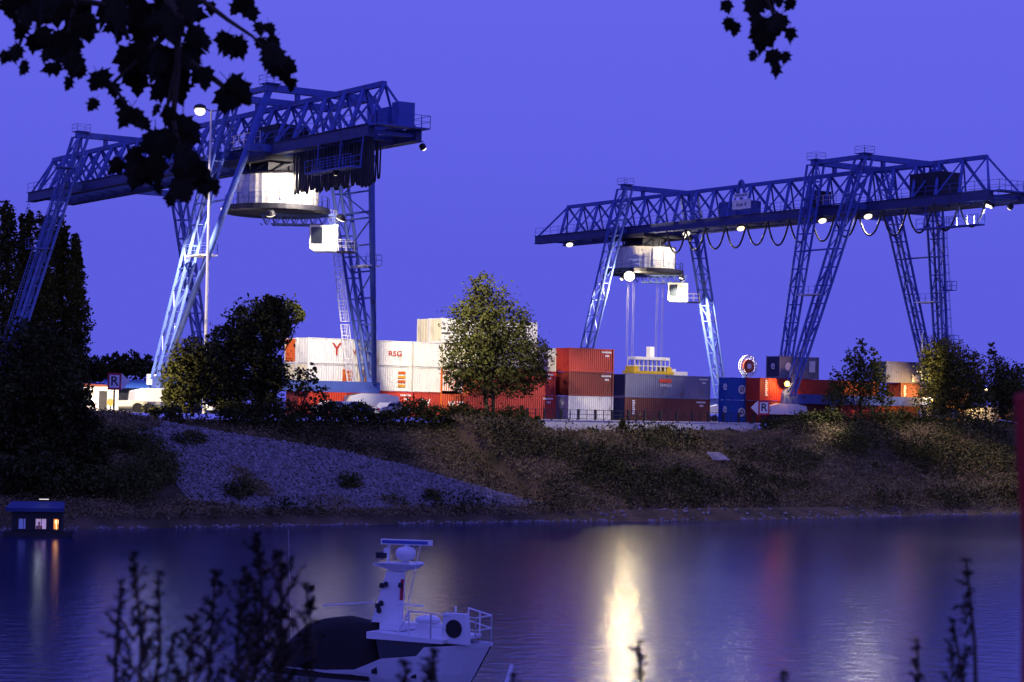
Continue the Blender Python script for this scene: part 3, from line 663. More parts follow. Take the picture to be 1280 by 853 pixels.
def container(u, v, lvl, L, side, label, end=None, group='stacked shipping containers', smooth_side=False):
    end = end or side; sm, em = MATS['paint_'+side], MATS['paint_'+end]
    T = thing('shipping_container', label, 'container', (u, v, ZG+.02+lvl*(CH+.012)), 0, group)
    def frame():
        m = MB(); g = .004
        for x in (0, L-.14):
            for y in (0, CW-.14): m.box(x, x+.14, y, y+.14, 0, CH)
        for y in (0.02, CW-.10):
            m.box(.14, L-.14, y, y+.08, .02, .18); m.box(.14, L-.14, y, y+.08, CH-.10, CH-.02)
        for x in (.02, L-.10):
            m.box(x, x+.08, .14, CW-.14, .02, .18); m.box(x, x+.08, .14, CW-.14, CH-.12, CH-.02)
        for x in (-.006, L-.172):
            for y in (-.006, CW-.172):
                for z in (-.005, CH-.113): m.box(x, x+.178, y, y+.178, z, z+.118)
        return m
    pput('frame', 'frame%.1f' % L, frame, sm, T)
    n = max(4, round((L-.28)/.278))
    pput('side_panel', 'side%.1f' % L, lambda: corr(L-.28, CH-.28, .14, .18, n), sm, T, (0,.045,0))
    pput('side_panel', 'side%.1f' % L, None, sm, T, (L, CW-.045, 0), pi)
    pput('roof_panel', 'roof%.1f' % L, lambda: MB().box(.1, L-.1, .1, CW-.1, CH-.06, CH-.035), sm, T)
    pput('floor_panel', 'floor%.1f' % L, lambda: MB().box(.1, L-.1, .1, CW-.1, .1, .16), MATS['paint_brown'], T)
    for k in range(2):
        y0 = .145+k*(CW-.29)/2
        d = pput('door', 'door%d' % k, lambda: MB().box(.03, .075, y0+.01, y0+(CW-.29)/2-.01, .19, CH-.13), em, T)
        def rods():
            m = MB()
            for q in (.25, .75):
                y = y0+(CW-.29)/2*q; m.bar((.005,y,.12),(.005,y,CH-.06),.022,6); m.box(-.012,.03,y-.05,y+.05,.55,.62); m.box(-.012,.03,y-.05,y+.05,1.75,1.82); m.bar((-.01,y,1.1),(-.01,y+.35,1.1),.018,4)
            return m
        pput('lock_rod', 'rod%d' % k, rods, em, d)
    pput('end_panel', 'endp%.1f' % L, lambda: MB().box(L-.08, L-.04, .14, CW-.14, .18, CH-.12), sm, T)
    def cast():
        m = MB()
        for x in (-.006, L-.172):
            for y in (-.006, CW-.172):
                for z in (-.005, CH-.113): m.box(x, x+.178, y, y+.178, z, z+.118)
        return m
    return T
L40, L20 = 12.19, 6.06
def dec(T, x, z, w, h, m, name='marking'):
    return obj(name, MB().box(x, x+w, -.012, .03, z, z+h), m, T)
def numbers(T, L, x=None, m=None):
    # the small number and size code near the upper corner
    m = m or M_SIGNW; x = L-1.65 if x is None else x
    mb = MB()
    for k in range(7): mb.box(x+k*.19, x+k*.19+.13, -.006, .03, 2.12, 2.30)
    for k in range(3): mb.box(x+.45+k*.19, x+.58+k*.19, -.006, .03, 1.72, 1.92)
    return obj('number_marking', mb, m, T)
def vlabel(T, x, z0, z1, m=None):
    mb = MB(); z = z1; k = 0
    while z-.22 > z0: mb.box(x, x+.30+.08*(k%3 == 1), -.008, .03, z-.17, z); z -= .235; k += 1
    return obj('vertical_lettering', mb, m or M_SIGNW, T)
VF = 185.0; VB2 = VF+2.52
def u_at(px, v, py=480): return at_v(px, py, v).x
WC = 'corrugated white container'
# stack behind the near crane
u = u_at(384, VF)
c1 = container(u, VF, 2, L40, 'white', 'white container with a large red Y, top of the stack behind the near crane', 'white')
text('lettering', 'Y', 1.75, MATS['paint_red'], c1, (3.3,-.012,1.45), FRONT); text('lettering', 'V D I', .7, MATS['paint_red'], c1, (5.9,-.012,1.25), FRONT)
text('lettering', 'RSG', .75, MATS['paint_red'], c1, (10.2,-.012,1.25), FRONT, sx=1.25)
c2 = container(u, VF, 1, L40, 'white', 'white container with orange and yellow squares, directly under the red Y container', 'cream')
d_ = dec(c2, 4.05, .55, 1.15, 1.55, MATS['paint_orange'], 'orange_square'); text('lettering', 'Y', 1.25, MATS['paint_amber'], d_, (4.62,-.022,1.3), FRONT)
dec(c2, 6.1, .55, .75, 1.55, MATS['paint_amber'], 'yellow_square')
for k in range(4): dec(c2, 10.6, .45+k*.45, .9, .26, MATS['paint_orange'] if k%2 else MATS['paint_amber'], 'stripe')
c3 = container(u+.4, VF, 0, L40, 'vermilion', 'red orange container at the bottom of the stack under the near crane beam')
numbers(c3, L40)
container(u, VB2, 2, L40, 'white', 'white container with bright orange doors, behind the red Y container', 'orange')
container(u, VB2, 1, L40, 'white', 'white container with cream doors, second row behind the orange squares', 'cream')
container(u+.3, VB2, 0, L40, 'darkred', 'dark red container at ground level behind the red orange one')
u2 = u+L40+.25
container(u2, VF, 2, L20, 'white', 'short white container at the end of the top row, beside the red Y container')
container(u2, VF, 1, L20, 'white', 'short white container under another, close to the tall cream stack')
k_ = container(u2, VF, 0, L20, 'red', 'short red container with white logo at ground level beside the near crane leg')
text('lettering', 'W', 1.0, M_SIGNW, k_, (1.6,-.012,1.5), FRONT)
# tall cream stack behind the round tree
u = u_at(551, VF); 
container(u, VF, 3, L40, 'white', 'white corrugated container at the very top of the tall stack', 'cream')
container(u, VF, 2, L40, 'cream', 'pale cream container, third from the ground in the tall stack')
container(u, VF, 1, L20, 'orange', 'orange container with a cream end, second from the ground in the tall stack', 'cream')
k_ = container(u, VF, 0, L20/2, 'orange', 'short orange container with slate end at the foot of the tall stack', 'slate')
text('lettering', 'W W', .8, M_SIGNW, k_, (1.9,-.012,1.4), FRONT)
for lv, cc, lb in ((3,'white','white container on top of the rear row of the tall stack'),(2,'cream','cream container in the rear row, third from the ground'),(1,'cream','cream container in the rear row, second from the ground'),(0,'amber','amber container at the foot of the rear row')):
    container(u, VB2, lv, L40, cc, lb+' behind the tree', 'cream' if lv else 'amber')
ue = u_at(695, VF)-L40
k_ = container(ue, VF, 0, L40, 'vermilion', 'bright red orange container on the ground behind the round tree'); numbers(k_, L40)
k_ = container(u+L20+.2, VF, 1, ue+L40-u-L20-.2, 'vermilion', 'bright red orange container stacked second behind the round tree'); numbers(k_, ue+L40-u-L20-.2)
container(ue+L40-L20+.1, VF, 2, L20-.1, 'white', 'white container beside the round tree, on top of two red orange ones') if False else container(u_at(696, VB2)-L20, VB2, 2, L20, 'white', 'short white container peeping out beside the dark red stack, third level')
for lv in (0,1): container(u_at(696, VB2)-L20, VB2, lv, L20, 'vermilion', ('ground level' if lv == 0 else 'second level')+' red orange container in the rear row next to the dark red stack')
# dark red stack
u = u_at(711, VF-1.2); v_ = VF-1.2
k_ = container(u, v_, 2, L20, 'red', 'red container on top of the stack left of the hanging spreader'); numbers(k_, L20)
k_ = container(u, v_, 1, L20, 'darkred', 'dark maroon container between a red and a pale grey one'); numbers(k_, L20)
container(u, v_, 0, L20, 'pale', 'pale grey container standing on the ground behind the railing')
# grey blue stack
u = u_at(782, VF)
k_ = container(u, VF, 1, L40, 'slate', 'slate blue container with a red and white logo below the spreader', 'navy')  # navy doors: shade of the unlit end put into its colour
dec(k_, 4.75, 1.72, 1.75, .42, MATS['paint_vermilion'], 'logo_bar'); text('lettering', 'SAMSEO', .5, M_SIGNW, k_, (5.7,-.012,1.42), FRONT, sx=.9); numbers(k_, L40)
k_ = container(u, VF, 0, L40, 'brown', 'rusty brown container with vertical white lettering on the ground', 'navy'); vlabel(k_, 1.0, .55, 2.3); numbers(k_, L40, 10.2)  # end darkened to navy for its shade, as on the box above
# blue stack
u = u_at(915.5, VF); 
for lv, lb in ((1,'bright blue container with round white logos, resting on its darker twin'),(0,'dark blue container with round white logos behind the white wall')):
    k_ = container(u, VF, lv, L20, 'blue' , lb, 'blue')
    for x, y, rz in ((-.012, CW*.52, -pi/2),):
        text('lettering', 'e', 1.5, M_SIGNW, k_, (x, y, 1.62), (pi/2,0,rz))
    lo = obj('round_logo', MB().bar((1.45,-.012,1.2),(1.45,.02,1.2),.52,20), M_SIGNW, k_); text('lettering', 'Ø', .8, MATS['paint_navy'], lo, (1.45,-.02,1.2), FRONT)
# red stack in front of the far crane leg
v_ = VF-2.6; u = u_at(950, v_)
k_ = container(u, v_, 1, L40, 'red', 'long red container behind the far crane leg with a white vertical label'); vlabel(k_, .8, .35, 2.35)
k_ = container(u, v_, 0, L40, 'darkred', 'long dark red container behind the arrow sign'); numbers(k_, L40)
ut = u_at(975, v_+.3, 458)
k_ = container(ut, v_+.3, 2, L20, 'grey', 'grey container with navy end, alone on top of the long red container', 'navy')
text('lettering', 'e', 1.4, M_SIGNW, k_, (-.012, CW*.5, 1.5), (pi/2,0,-pi/2)); lo = obj('round_logo', MB().bar((1.3,-.012,1.35),(1.3,.02,1.35),.5,20), M_SIGNW, k_); dec(k_, 4.55, .8, .9, 1.3, M_SIGNW, 'white_square')
u3 = u+L40+.4
k_ = container(u3, v_, 1, L20, 'orange', 'orange container half hidden by the slender tree, second level'); container(u3, v_, 0, L20, 'vermilion', 'red orange container half hidden by the slender tree, at ground level')
u4 = u_at(1126, VF)
k_ = container(u4, VF, 1, L40, 'brown', 'maroon container with an orange end and white vertical label', 'orange'); vlabel(k_, .55, .3, 2.3)
k_ = container(u4-2, VF, 0, L20, 'orange', 'orange container at ground level below the blue sill beam'); container(u4+4.4, VF, 0, L20, 'amber', 'amber container at ground level behind the bushy tree')
k_ = container(u_at(1108, VF, 462), VF, 2, L40, 'slate', 'slate blue container on top of the maroon one between the trees', 'navy'); dec(k_, 4.4, .15, 1.4, .9, M_SIGNW, 'white_square')
u5 = u_at(1206, VF, 516)
container(u5, VF, 0, L20, 'cream', 'cream container brightly lit behind the trunks of the bushy tree')
container(u5+L20+.4, VF, 0, L20, 'amber', 'amber container at the end of the yard behind the trees')

# ------------------------------------------------------------------ quay wall with railing
VW = 174.3
ua, ub = at_v(657, 530, VW).x, at_v(946, 533, VW).x
W = thing('quay_wall', 'long white concrete parapet along the top of the grassy bank', 'wall', (ua, VW, ZG))
n = 9; seg = (ub-ua)/n
for k in range(n): obj('wall_panel', MB().box(k*seg+.02, (k+1)*seg-.02, -.35, 0, -2.2, -.05+.01*(k%2)), M_CONC, W)
obj('coping', MB().box(-.05, ub-ua+.05, -.42, .05, -.04, .06), M_CONC, W)
Fc = thing('quay_railing', 'dark steel railing with heavy posts on the white quay wall', 'railing', (ua, VW-.2, ZG+.06))
n = int((ub-ua)/2.15); pm = MB().box(-.10,.10,-.10,.10,-.5,1.08).mesh('post', M_DARKSTEEL); bm_ = MB().box(-.03,.03,-.03,.03,0,1.0).mesh('baluster', M_DARKSTEEL)
for k in range(n+1): link('post', pm, Fc, (k*2.15,0,0))
for k in range(n): link('baluster', bm_, Fc, (k*2.15+1.07,0,0))
for z_ in (.12,.55,1.0): obj('rail', MB().bar((0,0,z_),(n*2.15,0,z_),.035), M_DARKSTEEL, Fc)
# ------------------------------------------------------------------ navigation signs
def nav_sign(px, py, v, s, direction, label, letter):
    c = at_v(px, py, v); D = (c-CAM).dot(FWD)*cos(TH)**0; k = D/F_PX
    h = s*k/2; T = thing('navigation_sign', label, 'sign', (c.x, v, c.z), -TH*.8, 'navigation arrow signs')
    q = direction
    obj('square_plate', MB().box(-h*.78,h*.78,0,.06,-h,h), M_SIGNR, T)
    obj('white_field', MB().box(-h*.58,h*.58,-.012,.02,-h*.76,h*.76), M_SIGNW, T)
    text('sign_letter', letter, h*1.55, M_BLACK, T, (0,-.02,0), FRONT)
    obj('arrow_plate', MB().prism([(q*h*.82,0,-h),(q*h*1.85,0,0),(q*h*.82,0,h)][::1], (0,.06,0)), M_SIGNW, T)
    zg = c.z-ground(c.x, v)
    obj('post', MB().box(-.07,.07,.07,.2,-zg-.2,h), M_DARKSTEEL, T); return T
nav_sign(143, 477, 171.5, 21, 1, 'red bordered R sign with white arrow towards the near crane', 'R')
nav_sign(955, 510, 173.3, 18, -1, 'red bordered R sign with white arrow at the end of the white wall', 'R')
# ------------------------------------------------------------------ lamp masts
c = at_v(264, 138, 179.5)
T = thing('lamp_mast', 'tall slender lamp mast shining between leaves beside the near crane', 'lamp mast', (c.x, 179.5, ZG))
h = c.z-ZG; obj('pole', MB().bar((0,0,0),(0,0,h),.17,10,.10), M_WHITE, T)
hd = obj('lamp_arm', MB().bar((0,0,h-.1),(-1.0,.3,h+.25),.07).bar((0,0,h-.1),(1.3,-.9,h+.1),.06), M_DARKSTEEL, T)
e_ = at_v(250, 136, 179.2); lp = Vector((e_.x-c.x, -.3, e_.z-ZG))
obj('lamp_head', MB().lathe([(.15,.45),(.5,.3),(.62,.0)], 16, tuple(lp)), M_DARKSTEEL, T); obj('lamp_lens', MB().lathe([(.3,.1),(.48,-.08),(.5,-.3),(.4,-.5),(.2,-.62),(.01,-.65)], 16, tuple(lp)), M_LAMP, T, smooth=True)
q_ = at_v(165, 500, 186); lamp('mast_light', lp+Vector((0,0,-.9)), 150000, PALE, T, .35, 40, Vector((q_.x-c.x+2, 7.5, 1)))
c = at_v(1152, 464, 180.0); T = thing('lamp_mast', 'thin lamp pole with two small lamps among the bushy trees', 'lamp mast', (c.x, 180, ZG))
h = c.z-ZG; obj('pole', MB().bar((0,0,0),(0,0,h+4.6),.09,8,.05), M_WHITE, T); obj('lamp_arm', MB().bar((-.6,0,h),(1.0,-.2,h+.35),.04), M_DARKSTEEL, T)
for x, z_ in ((-.5,h-.1),(1.0,h+.3)): obj('lamp_lens', MB().lathe([(.28,.06),(.3,-.06),(.05,-.14)], 12, (x,-.1,z_)), M_LAMP, T)
lamp('pole_light', (.2,-1.0,h-.3), 420, WARM, T, .3, 130, (.2,3,0))
lamp('sill_light_fitting', (0,0,0), 0.0, WARM) if False else None
# sodium lamp at the foot of the far crane
floodlight(CR, (-HW-.6, VCB-1.0, 4.6), M_LAMPO, .34, (-.3,-.9,-.2)); lamp('sodium_light', (-HW-.7, VCB-1.3, 4.5), 900, SODIUM, CR, .25, 165, (-HW-.9, VCB+5, 4.2))
# added low lamps that brighten the containers at the end of the row
c = at_v(1165, 500, 181.5); T = thing('added_yard_lamp', 'added low lamp behind the bushy tree brightening the ground level containers', 'lamp', (c.x, 181.5, ZG))
obj('pole', MB().bar((0,0,0),(0,0,3.0),.06,8), M_DARKSTEEL, T); obj('lamp_lens', MB().lathe([(.02,3.0),(.1,3.05),(.1,3.25),(.05,3.3)], 12), M_LAMPO, T); lamp('yard_fill', (0,0,3.7), 2600, (1,.55,.16), T, .25, 150, (-3,4,2))
c2_ = at_v(1232, 500, 182); T = thing('added_yard_lamp', 'added low lamp brightening the front of the cream container', 'lamp', (c2_.x, 182, ZG))
obj('pole', MB().bar((0,0,0),(0,0,4.4),.06,8), M_DARKSTEEL, T); obj('lamp_lens', MB().lathe([(.02,4.4),(.2,4.45),(.2,4.7),(.05,4.8)], 12), M_LAMP, T); lamp('yard_fill', (0,0,5.1), 2200, (1,.68,.3), T, .25, 150, (-1,4,2))

# ------------------------------------------------------------------ trees beyond the river
GT = 'poplars behind the near crane'
for k, (px, top, wd) in enumerate(((8,268,20),(32,276,18),(56,282,20),(78,286,17),(94,306,14))):
    v = 246+3*(k%2); b = at_v(px, 515, v); bl = []
    hgt = 500-top
    for j in range(9):
        f = j/8; bl.append(eb(px+RU(-2,2), top+8+hgt*f, wd*(.45+.55*min(1, f*2.2))*RU(.85,1.1), hgt/10, v, 1))
    lbs = ('tallest columnar poplar at the edge of the dark grove','slim poplar second from the edge of the grove','broad poplar directly behind the crane leg','poplar between the crane leg and the grove end','short poplar at the open end of the grove')
    tree('poplar_tree', lbs[k], 'tree', (b.x, v, ZG), bl, 8500, .55, M_LEAF_D, .35, GT, .5)
# far wood beyond the yard
mb = MB(); v = 420
for k in range(26):
    px = 92+k*5; top = 452-8*vnoise(px*.06, 1.2)-6*math.exp(-((px-165)/26)**2)+5*smooth(180,205,px); c, r, wt = eb(px, top+18, 9, 17, v); foliage(mb, [(c, r, 1)], 420, .8, .3)
o = obj('distant_wood', mb, M_LEAF_D); tag(o, kind='stuff')
mb = MB(); v = 430
for k in range(16):
    c, r, wt = eb(1170+k*9, 492+4*vnoise(k*.7,2), 9, 14, v); foliage(mb, [(c, r, 1)], 260, .9, .3)
o = obj('distant_wood', mb, M_LEAF_D); tag(o, kind='stuff')
# big dark willow mass at the left of the bank
GW = 'dense dark trees on the bank'
for lb, b, bl, n in (
  ('huge dark bushy tree filling the bank beside the poplars', (28,600,163), [(20,470,46,66),(52,450,34,44),(70,480,38,60),(20,560,60,70),(70,540,40,60),(40,500,50,60)], 26000),
  ('rounded dark tree sloping down towards the stone ramp', (95,600,161), [(92,510,26,44),(98,560,38,52),(112,600,34,40),(70,600,50,50),(130,620,34,34)], 18000),
  ('low dark shrubby tree hanging over the moored cabin boat', (60,650,157), [(40,600,50,30),(100,615,46,28),(138,630,28,22)], 13000)):
    g = gz(b[0], b[1], b[2]); tree('willow_tree', lb, 'tree', g, [eb(*q, b[2], depth=.6) for q in bl], n, .42, M_LEAF_D, .35, GW, .2)
# trees and shrubs between bank and yard
GB = 'trees along the quay edge'
def edge_tree(name, lb, px, v, bl, n, size, m, tr=.2, trunks=1, clump=.22):
    b = at_v(px, 520, v); tree(name, lb, 'tree', (b.x, v, ground(b.x, v)), [eb(*q, v) for q in bl], n, size, m, tr, GB, clump, trunks)
edge_tree('broadleaf_tree', 'large dark bushy tree left of the orange and white container stack', 322, 177,
  [(322,412,40,34),(350,392,30,20),(338,384,18,14),(290,430,28,26),(352,412,10,14),(310,465,50,36),(334,478,20,34),(373,394,9,12)], 17000, .42, M_LEAF_D, .3)
edge_tree('broadleaf_tree', 'smaller dark rounded tree hiding the foot of the lattice leg', 240, 176,
  [(240,448,26,26),(232,480,30,30),(262,470,26,36),(282,490,24,26),(218,495,16,20)], 11000, .38, M_LEAF_D, .22)
edge_tree('broadleaf_tree', 'thin bush with upright twigs in front of the white containers', 372, 175.5,
  [(372,478,20,18),(392,470,7,22),(352,470,10,10),(398,492,14,12)], 1100, .34, M_LEAF_D, .1)
edge_tree('round_tree', 'round leafy tree standing alone in front of the cream container stack', 614, 176.5,
  [(602,360,15,24),(610,384,34,28),(594,412,40,30),(630,412,34,32),(650,404,13,18),(588,446,40,28),(634,450,48,32),(668,442,20,24),(612,476,50,20),(654,476,32,18),(582,392,14,18),(672,465,16,14),(574,470,18,16)], 19000, .34, M_LEAF_D, .24, 2, .3)
edge_tree('slender_tree', 'slender sparse tree with pointed top before the orange containers', 1076, 178,
  [(1077,436,9,17),(1064,450,10,14),(1092,448,7,16),(1078,466,20,18),(1050,476,14,14),(1098,472,13,16),(1074,492,30,18),(1044,495,16,14),(1104,496,14,14),(1084,470,20,20)], 5500, .36, M_LEAF_M, .14, 1, .3)
edge_tree('bushy_tree', 'bushy yellow green tree in front of the last crane leg', 1178, 178.5,
  [(1172,440,20,18),(1166,468,22,26),(1196,450,20,22),(1190,484,30,30),(1216,466,20,26),(1165,505,22,22),(1214,500,26,24),(1178,452,26,24),(1206,482,30,30)], 15000, .36, M_LEAF_Y, .2, 2, .3)
edge_tree('bushy_tree', 'loose olive green tree at the end of the yard', 1256, 178.5,
  [(1246,466,12,24),(1262,474,16,22),(1276,480,14,24),(1252,500,20,20),(1280,505,18,22),(1240,440,6,12),(1258,490,24,24)], 8000, .38, M_LEAF_M, .16, 2, .3)
GS = 'shrubs along the quay edge'
shr = [(205,518,26,10,'low'),(300,520,30,16,'low'),(345,522,34,20,'dense'),(400,520,30,18,'dense'),(445,520,26,15,'dense'),(482,524,24,12,'low'),(516,514,22,14,'rounded'),(540,520,18,12,'low'),(572,522,24,16,'rounded'),(602,526,22,12,'low'),(640,524,24,14,'rounded'),(668,530,14,9,'low'),
  (740,543,9,8,'tiny'),(778,538.5,6,13,'tiny'),(828,542,10,10,'tiny'),(868,544,14,9,'tiny'),(910,544,10,8,'tiny'),(968,536,26,13,'rounded'),(1004,532,26,15,'dense'),(1034,528,24,16,'dense'),(1062,530,20,12,'dense'),(1096,528,28,18,'rounded'),(1126,530,24,16,'rounded'),(1160,535,24,14,'dense'),(1196,534,30,16,'dense'),(1235,536,28,15,'dense'),(1272,532,22,18,'dense')]
where = ['at the top of the ramp','beside the parked white boats','below the dark bushy tree','left of the parked blue car','in front of the crane beam','below the white bogie cover','at the foot of the tall stack','by the slate container end','left of the round tree','under the round tree','right of the round tree trunk','at the start of the white wall',
  'below the wall under the dark red stack','against the wall at the dark gap','below the vertical lettering','below the slate container','near the end of the white wall','beside the arrow sign','under the sodium lamp','beside the blue bogie cover','left of the slender tree','under the slender tree','between slender and bushy trees','below the thin lamp pole','below the bushy tree','under the lit cream container','at the end of the yard']
for (px, py, rx, ry, ad), wh in zip(shr, where):
    v = 171.2 if py > 538 else 173.2; c = at_v(px, py, v); g = ground(c.x, v); T = thing('shrub', ad+' dark shrub '+wh, 'shrub', (c.x, v, g), 0, GS)
    e0 = eb(px, py, rx, ry, v); lc = e0[0]-Vector((c.x, v, g)); mb = MB()
    foliage(mb, [(lc, e0[1], 1), (lc+Vector((e0[1][0]*.4,0,e0[1][2]*.35)), (e0[1][0]*.5,e0[1][1]*.5,e0[1][2]*.7), .4), (lc-Vector((e0[1][0]*.5,0,-e0[1][2]*.2)), (e0[1][0]*.45,e0[1][1]*.5,e0[1][2]*.6), .3)], 240+rx*ry*4.2, .30, .3)
    obj('foliage', mb, M_LEAF_M if px > 500 else M_LEAF_D, T)
    m = MB()
    for k in range(5): m.bar((0,0,-.1), lc+Vector((RU(-.7,.7)*e0[1][0],RU(-.5,.5)*e0[1][1],RU(-.3,.6)*e0[1][2])), .035, 4, .012)
    obj('stem', m, M_BARK, T)
# rough growth that covers the bank
WX0, WX1 = at_v(662,530,174).x, at_v(948,530,174).x
def growth(name, m, n, lo, hi, test, size, hmax):
    mb = MB(); k = 0
    while k < n:
        u, v = RU(lo, hi), RU(150.5, 173.8); 
        k += 1
        dn = vnoise(u*.22, v*.3)
        if v > 171.6 and WX0 < u < WX1 and R() < .93: continue
        if not test(u, v, dn): continue
        g = ground(u, v); h = hmax*RU(.3,1)*(.35+1.1*dn)
        for j in range(4): leaf_quad(mb, Vector((u+random.gauss(0,.22), v+random.gauss(0,.22), g+h*R())), size*RU(.6,1.3), .42)
    o = obj(name, mb, m); tag(o, kind='stuff'); return o
def veg(u, v, d):
    if on_ramp(u, v):
        left = 1-smooth(U_RT0+4, U_RT0+24, u); low = smooth(4.5, 2.0, v-shore(u)-3)
        return d < .17*left+.01+.26*(1-smooth(U_RT0-1, U_RT0+6, u)) or (vnoise(u*.3+5, 2.2) > .60 and v < shore(u)+5.2)
    if U_RT0 < u < U_RT1 and abs(ground(u,v)-ramp_z(u)) < .06 and v > shore(u)+4: return R() < .12
    return v > shore(u)+1.2
growth('bank_grass', mat('grass_dry', (.25,.19,.075), .8, 0, .5, .3), 80000, 20, 240, veg, .27, .7)
growth('bank_undergrowth', M_LEAF_D, 46000, 20, 240, lambda u, v, d: veg(u, v, d) and d > .52, .36, 1.7)
growth('bank_weeds', M_LEAF_M, 9000, 105, 240, lambda u, v, d: veg(u, v, d) and vnoise(u*.12+7, v*.3) > .55, .32, 1.0)
GR = 'bushes on the bank slope'
for px, py, rx, ry, lb in ((436,612,14,11,'small bush at the foot of the stone ramp'),(540,628,12,8,'small round bush near the lower end of the ramp'),(300,622,20,13,'dark bush where the dark slope meets the stones'),(176,566,26,20,'leafy bush beside the top of the stone slope'),(140,560,20,16,'low bush under the R sign on the bank'),(192,604,30,20,'dark leafy bush at the stone slope edge'),(196,588,30,16,'broad weedy bush on the overgrown slope'),(236,552,22,9,'sprawling weeds on the upper overgrown slope'),(160,620,40,26,'dark bush between the willow and the stone ramp'),(1065,560,30,16,'reddish weeds below the slender tree'),(1150,575,30,20,'pale grassy bush with yellowish leaves'),(760,600,30,12,'green bush above the shore in the middle'),(850,612,34,10,'flat bush just above the shore line')):
    v = 151.5+17*(1-max(0,min(1,(py+.019*0-530)/120))); b = gz(px, py, v); e0 = eb(px, py, rx, ry, v); e0 = (Vector((b[0], v, b[2]+e0[1][2]*.6)), e0[1], 1)
    T = thing('bush', lb, 'bush', b, 0, GR); mb = MB(); foliage(mb, [(e0[0]-Vector(b), e0[1], 1)], 300+rx*ry*3, .28, .35); obj('foliage', mb, M_LEAF_Y if px == 1150 else M_LEAF_M, T)
c = at_v(897, 582, 162.5); g = ground(c.x, 162.5)
T = link('concrete_slab', MB().prism([(-1.1,-.6,-.1),(1.2,-.5,-.1),(.9,.7,.55),(-.9,.6,.55)], (0,.1,.14)).mesh('concrete_slab', M_STONE), None, (c.x, 162.5, g+.35)); tag(T, 'pale broken concrete slab lying on the dark bank slope', 'concrete slab')
c = at_z(1262, 622, .6); T = thing('shore_pole', 'thin pale pole leaning over the waterline on the far bank', 'pole', (c.x, c.y, max(c.z, ground(c.x, c.y)+.75))); obj('pole', MB().bar((-1.5,.6,.35),(1.6,-.4,-.1),.06,6), M_WHITE, T)

# ------------------------------------------------------------------ things parked at the top of the ramp
def wp(px, py, v): return at_v(px, py, v)
c = wp(122, 508, 184); T = thing('kiosk', 'small white hut with overhanging roof at the top of the ramp', 'hut', (c.x, 184, ZG), -.35)
obj('wall', MB().box(-1.9,1.9,-.1,2.4,0,2.35), M_WHITE, T); obj('roof', MB().prism([(-2.3,-.5,2.36),(2.2,-.5,2.36),(2.2,-.5,2.5),(-2.3,-.5,2.62)], (0,3.3,0)), mat('roof_red',(.28,.06,.04),.7,0,.2,2), T)
obj('door', MB().box(.1,.85,-.14,-.09,.02,1.95), M_DARKSTEEL, T); w_ = obj('window', MB().box(-1.5,-.4,-.14,-.09,1.0,1.9), M_GLASS, T)
def parked_boat(px, v, L, label, rz, cabin=True):
    c = wp(px, 508, v); T = thing('motor_boat', label, 'boat', (c.x, v, ZG+.35), rz, 'white boats parked ashore'); h = .75
    mb = MB(); sec = []
    for f, w_, z0, z1 in ((-.5,.8,.05,h),(-.2,.95,0,h),(.2,.9,.02,h+.05),(.4,.55,.15,h+.15),(.5,.06,.45,h+.25)):
        x = f*L; i = len(mb.v); mb.v += [(x,-w_,z1),(x,-w_*.75,z0+.2),(x,0,z0),(x,w_*.75,z0+.2),(x,w_,z1)]; sec.append(i)
    for a, b in zip(sec, sec[1:]):
        for k in range(4): mb.f.append((a+k,b+k,b+k+1,a+k+1))
        mb.f.append((a,a+4,b+4,b))
    mb.f.append(tuple(sec[0]+k for k in range(5))); obj('hull', mb, M_WHITE, T)
    if cabin:
        mb = MB(); mb.prism([(-L*.1,-.6,h),(L*.22,-.6,h+.02),(L*.12,-.6,h+.62),(-L*.08,-.6,h+.7)], (0,1.2,0)); cb = obj('cabin', mb, M_WHITE, T)
        obj('cabin_window', MB().prism([(-L*.04,-.615,h+.25),(L*.13,-.615,h+.25),(L*.10,-.615,h+.55),(-L*.04,-.615,h+.58)], (0,.02,0)), M_GLASS, cb)
        mb = MB(); railing(mb, [(L*.24,-.5,h+.05),(L*.46,-.1,h+.2),(L*.46,.1,h+.2),(L*.24,.5,h+.05)], .45, .6, .02); obj('bow_rail', mb, M_WHITE, T)
    mb = MB(); mb.box(-L*.3,-L*.24,-.7,.7,-.35,.15); mb.box(L*.2,L*.26,-.6,.6,-.35,.15); obj('cradle', mb, M_DARKSTEEL, T); return T
parked_boat(170, 186, 4.6, 'white cabin boat on a cradle below the white board', -.45)
parked_boat(160, 183.5, 3.6, 'small white open boat nearest the stone ramp', -.5, False)
parked_boat(190, 189, 5.2, 'larger white cabin boat behind the small parked ones', -.6)
c = wp(193, 475, 190.5); T = thing('board_sign', 'blank white board on two posts behind the parked boats', 'board', (c.x, 190.5, ZG), -.4)
h = c.z-ZG; obj('board', MB().box(-.75,.75,0,.06,h-.5,h+.55), M_SIGNW, T)
for x in (-.4,.4): obj('post', MB().box(x-.05,x+.05,.062,.16,0,h+.4), M_DARKSTEEL, T)
c = wp(172, 480, 195); T = thing('tarpaulin_shed', 'long low shed under blue tarpaulin behind the parked boats', 'shed', (c.x, 195, ZG), -.3)
mT = mat('blue_tarpaulin', (.02,.07,.32), .5, 0, .2, 1.2, bump=.3); h = c.z-ZG
obj('roof', MB().prism([(-3.2,0,h-.45),(3.2,0,h-.45),(3.2,1.6,h+.35),(-3.2,1.6,h+.35)], (0,0,.05)), mT, T); obj('wall', MB().box(-3,3,.3,1.5,0,h-.5), M_DARKSTEEL, T)
c = wp(138, 503, 172.8); T = thing('post_lamp', 'small round yellow lamp on a short post beside the R sign', 'lamp', (c.x, 172.8, c.z))
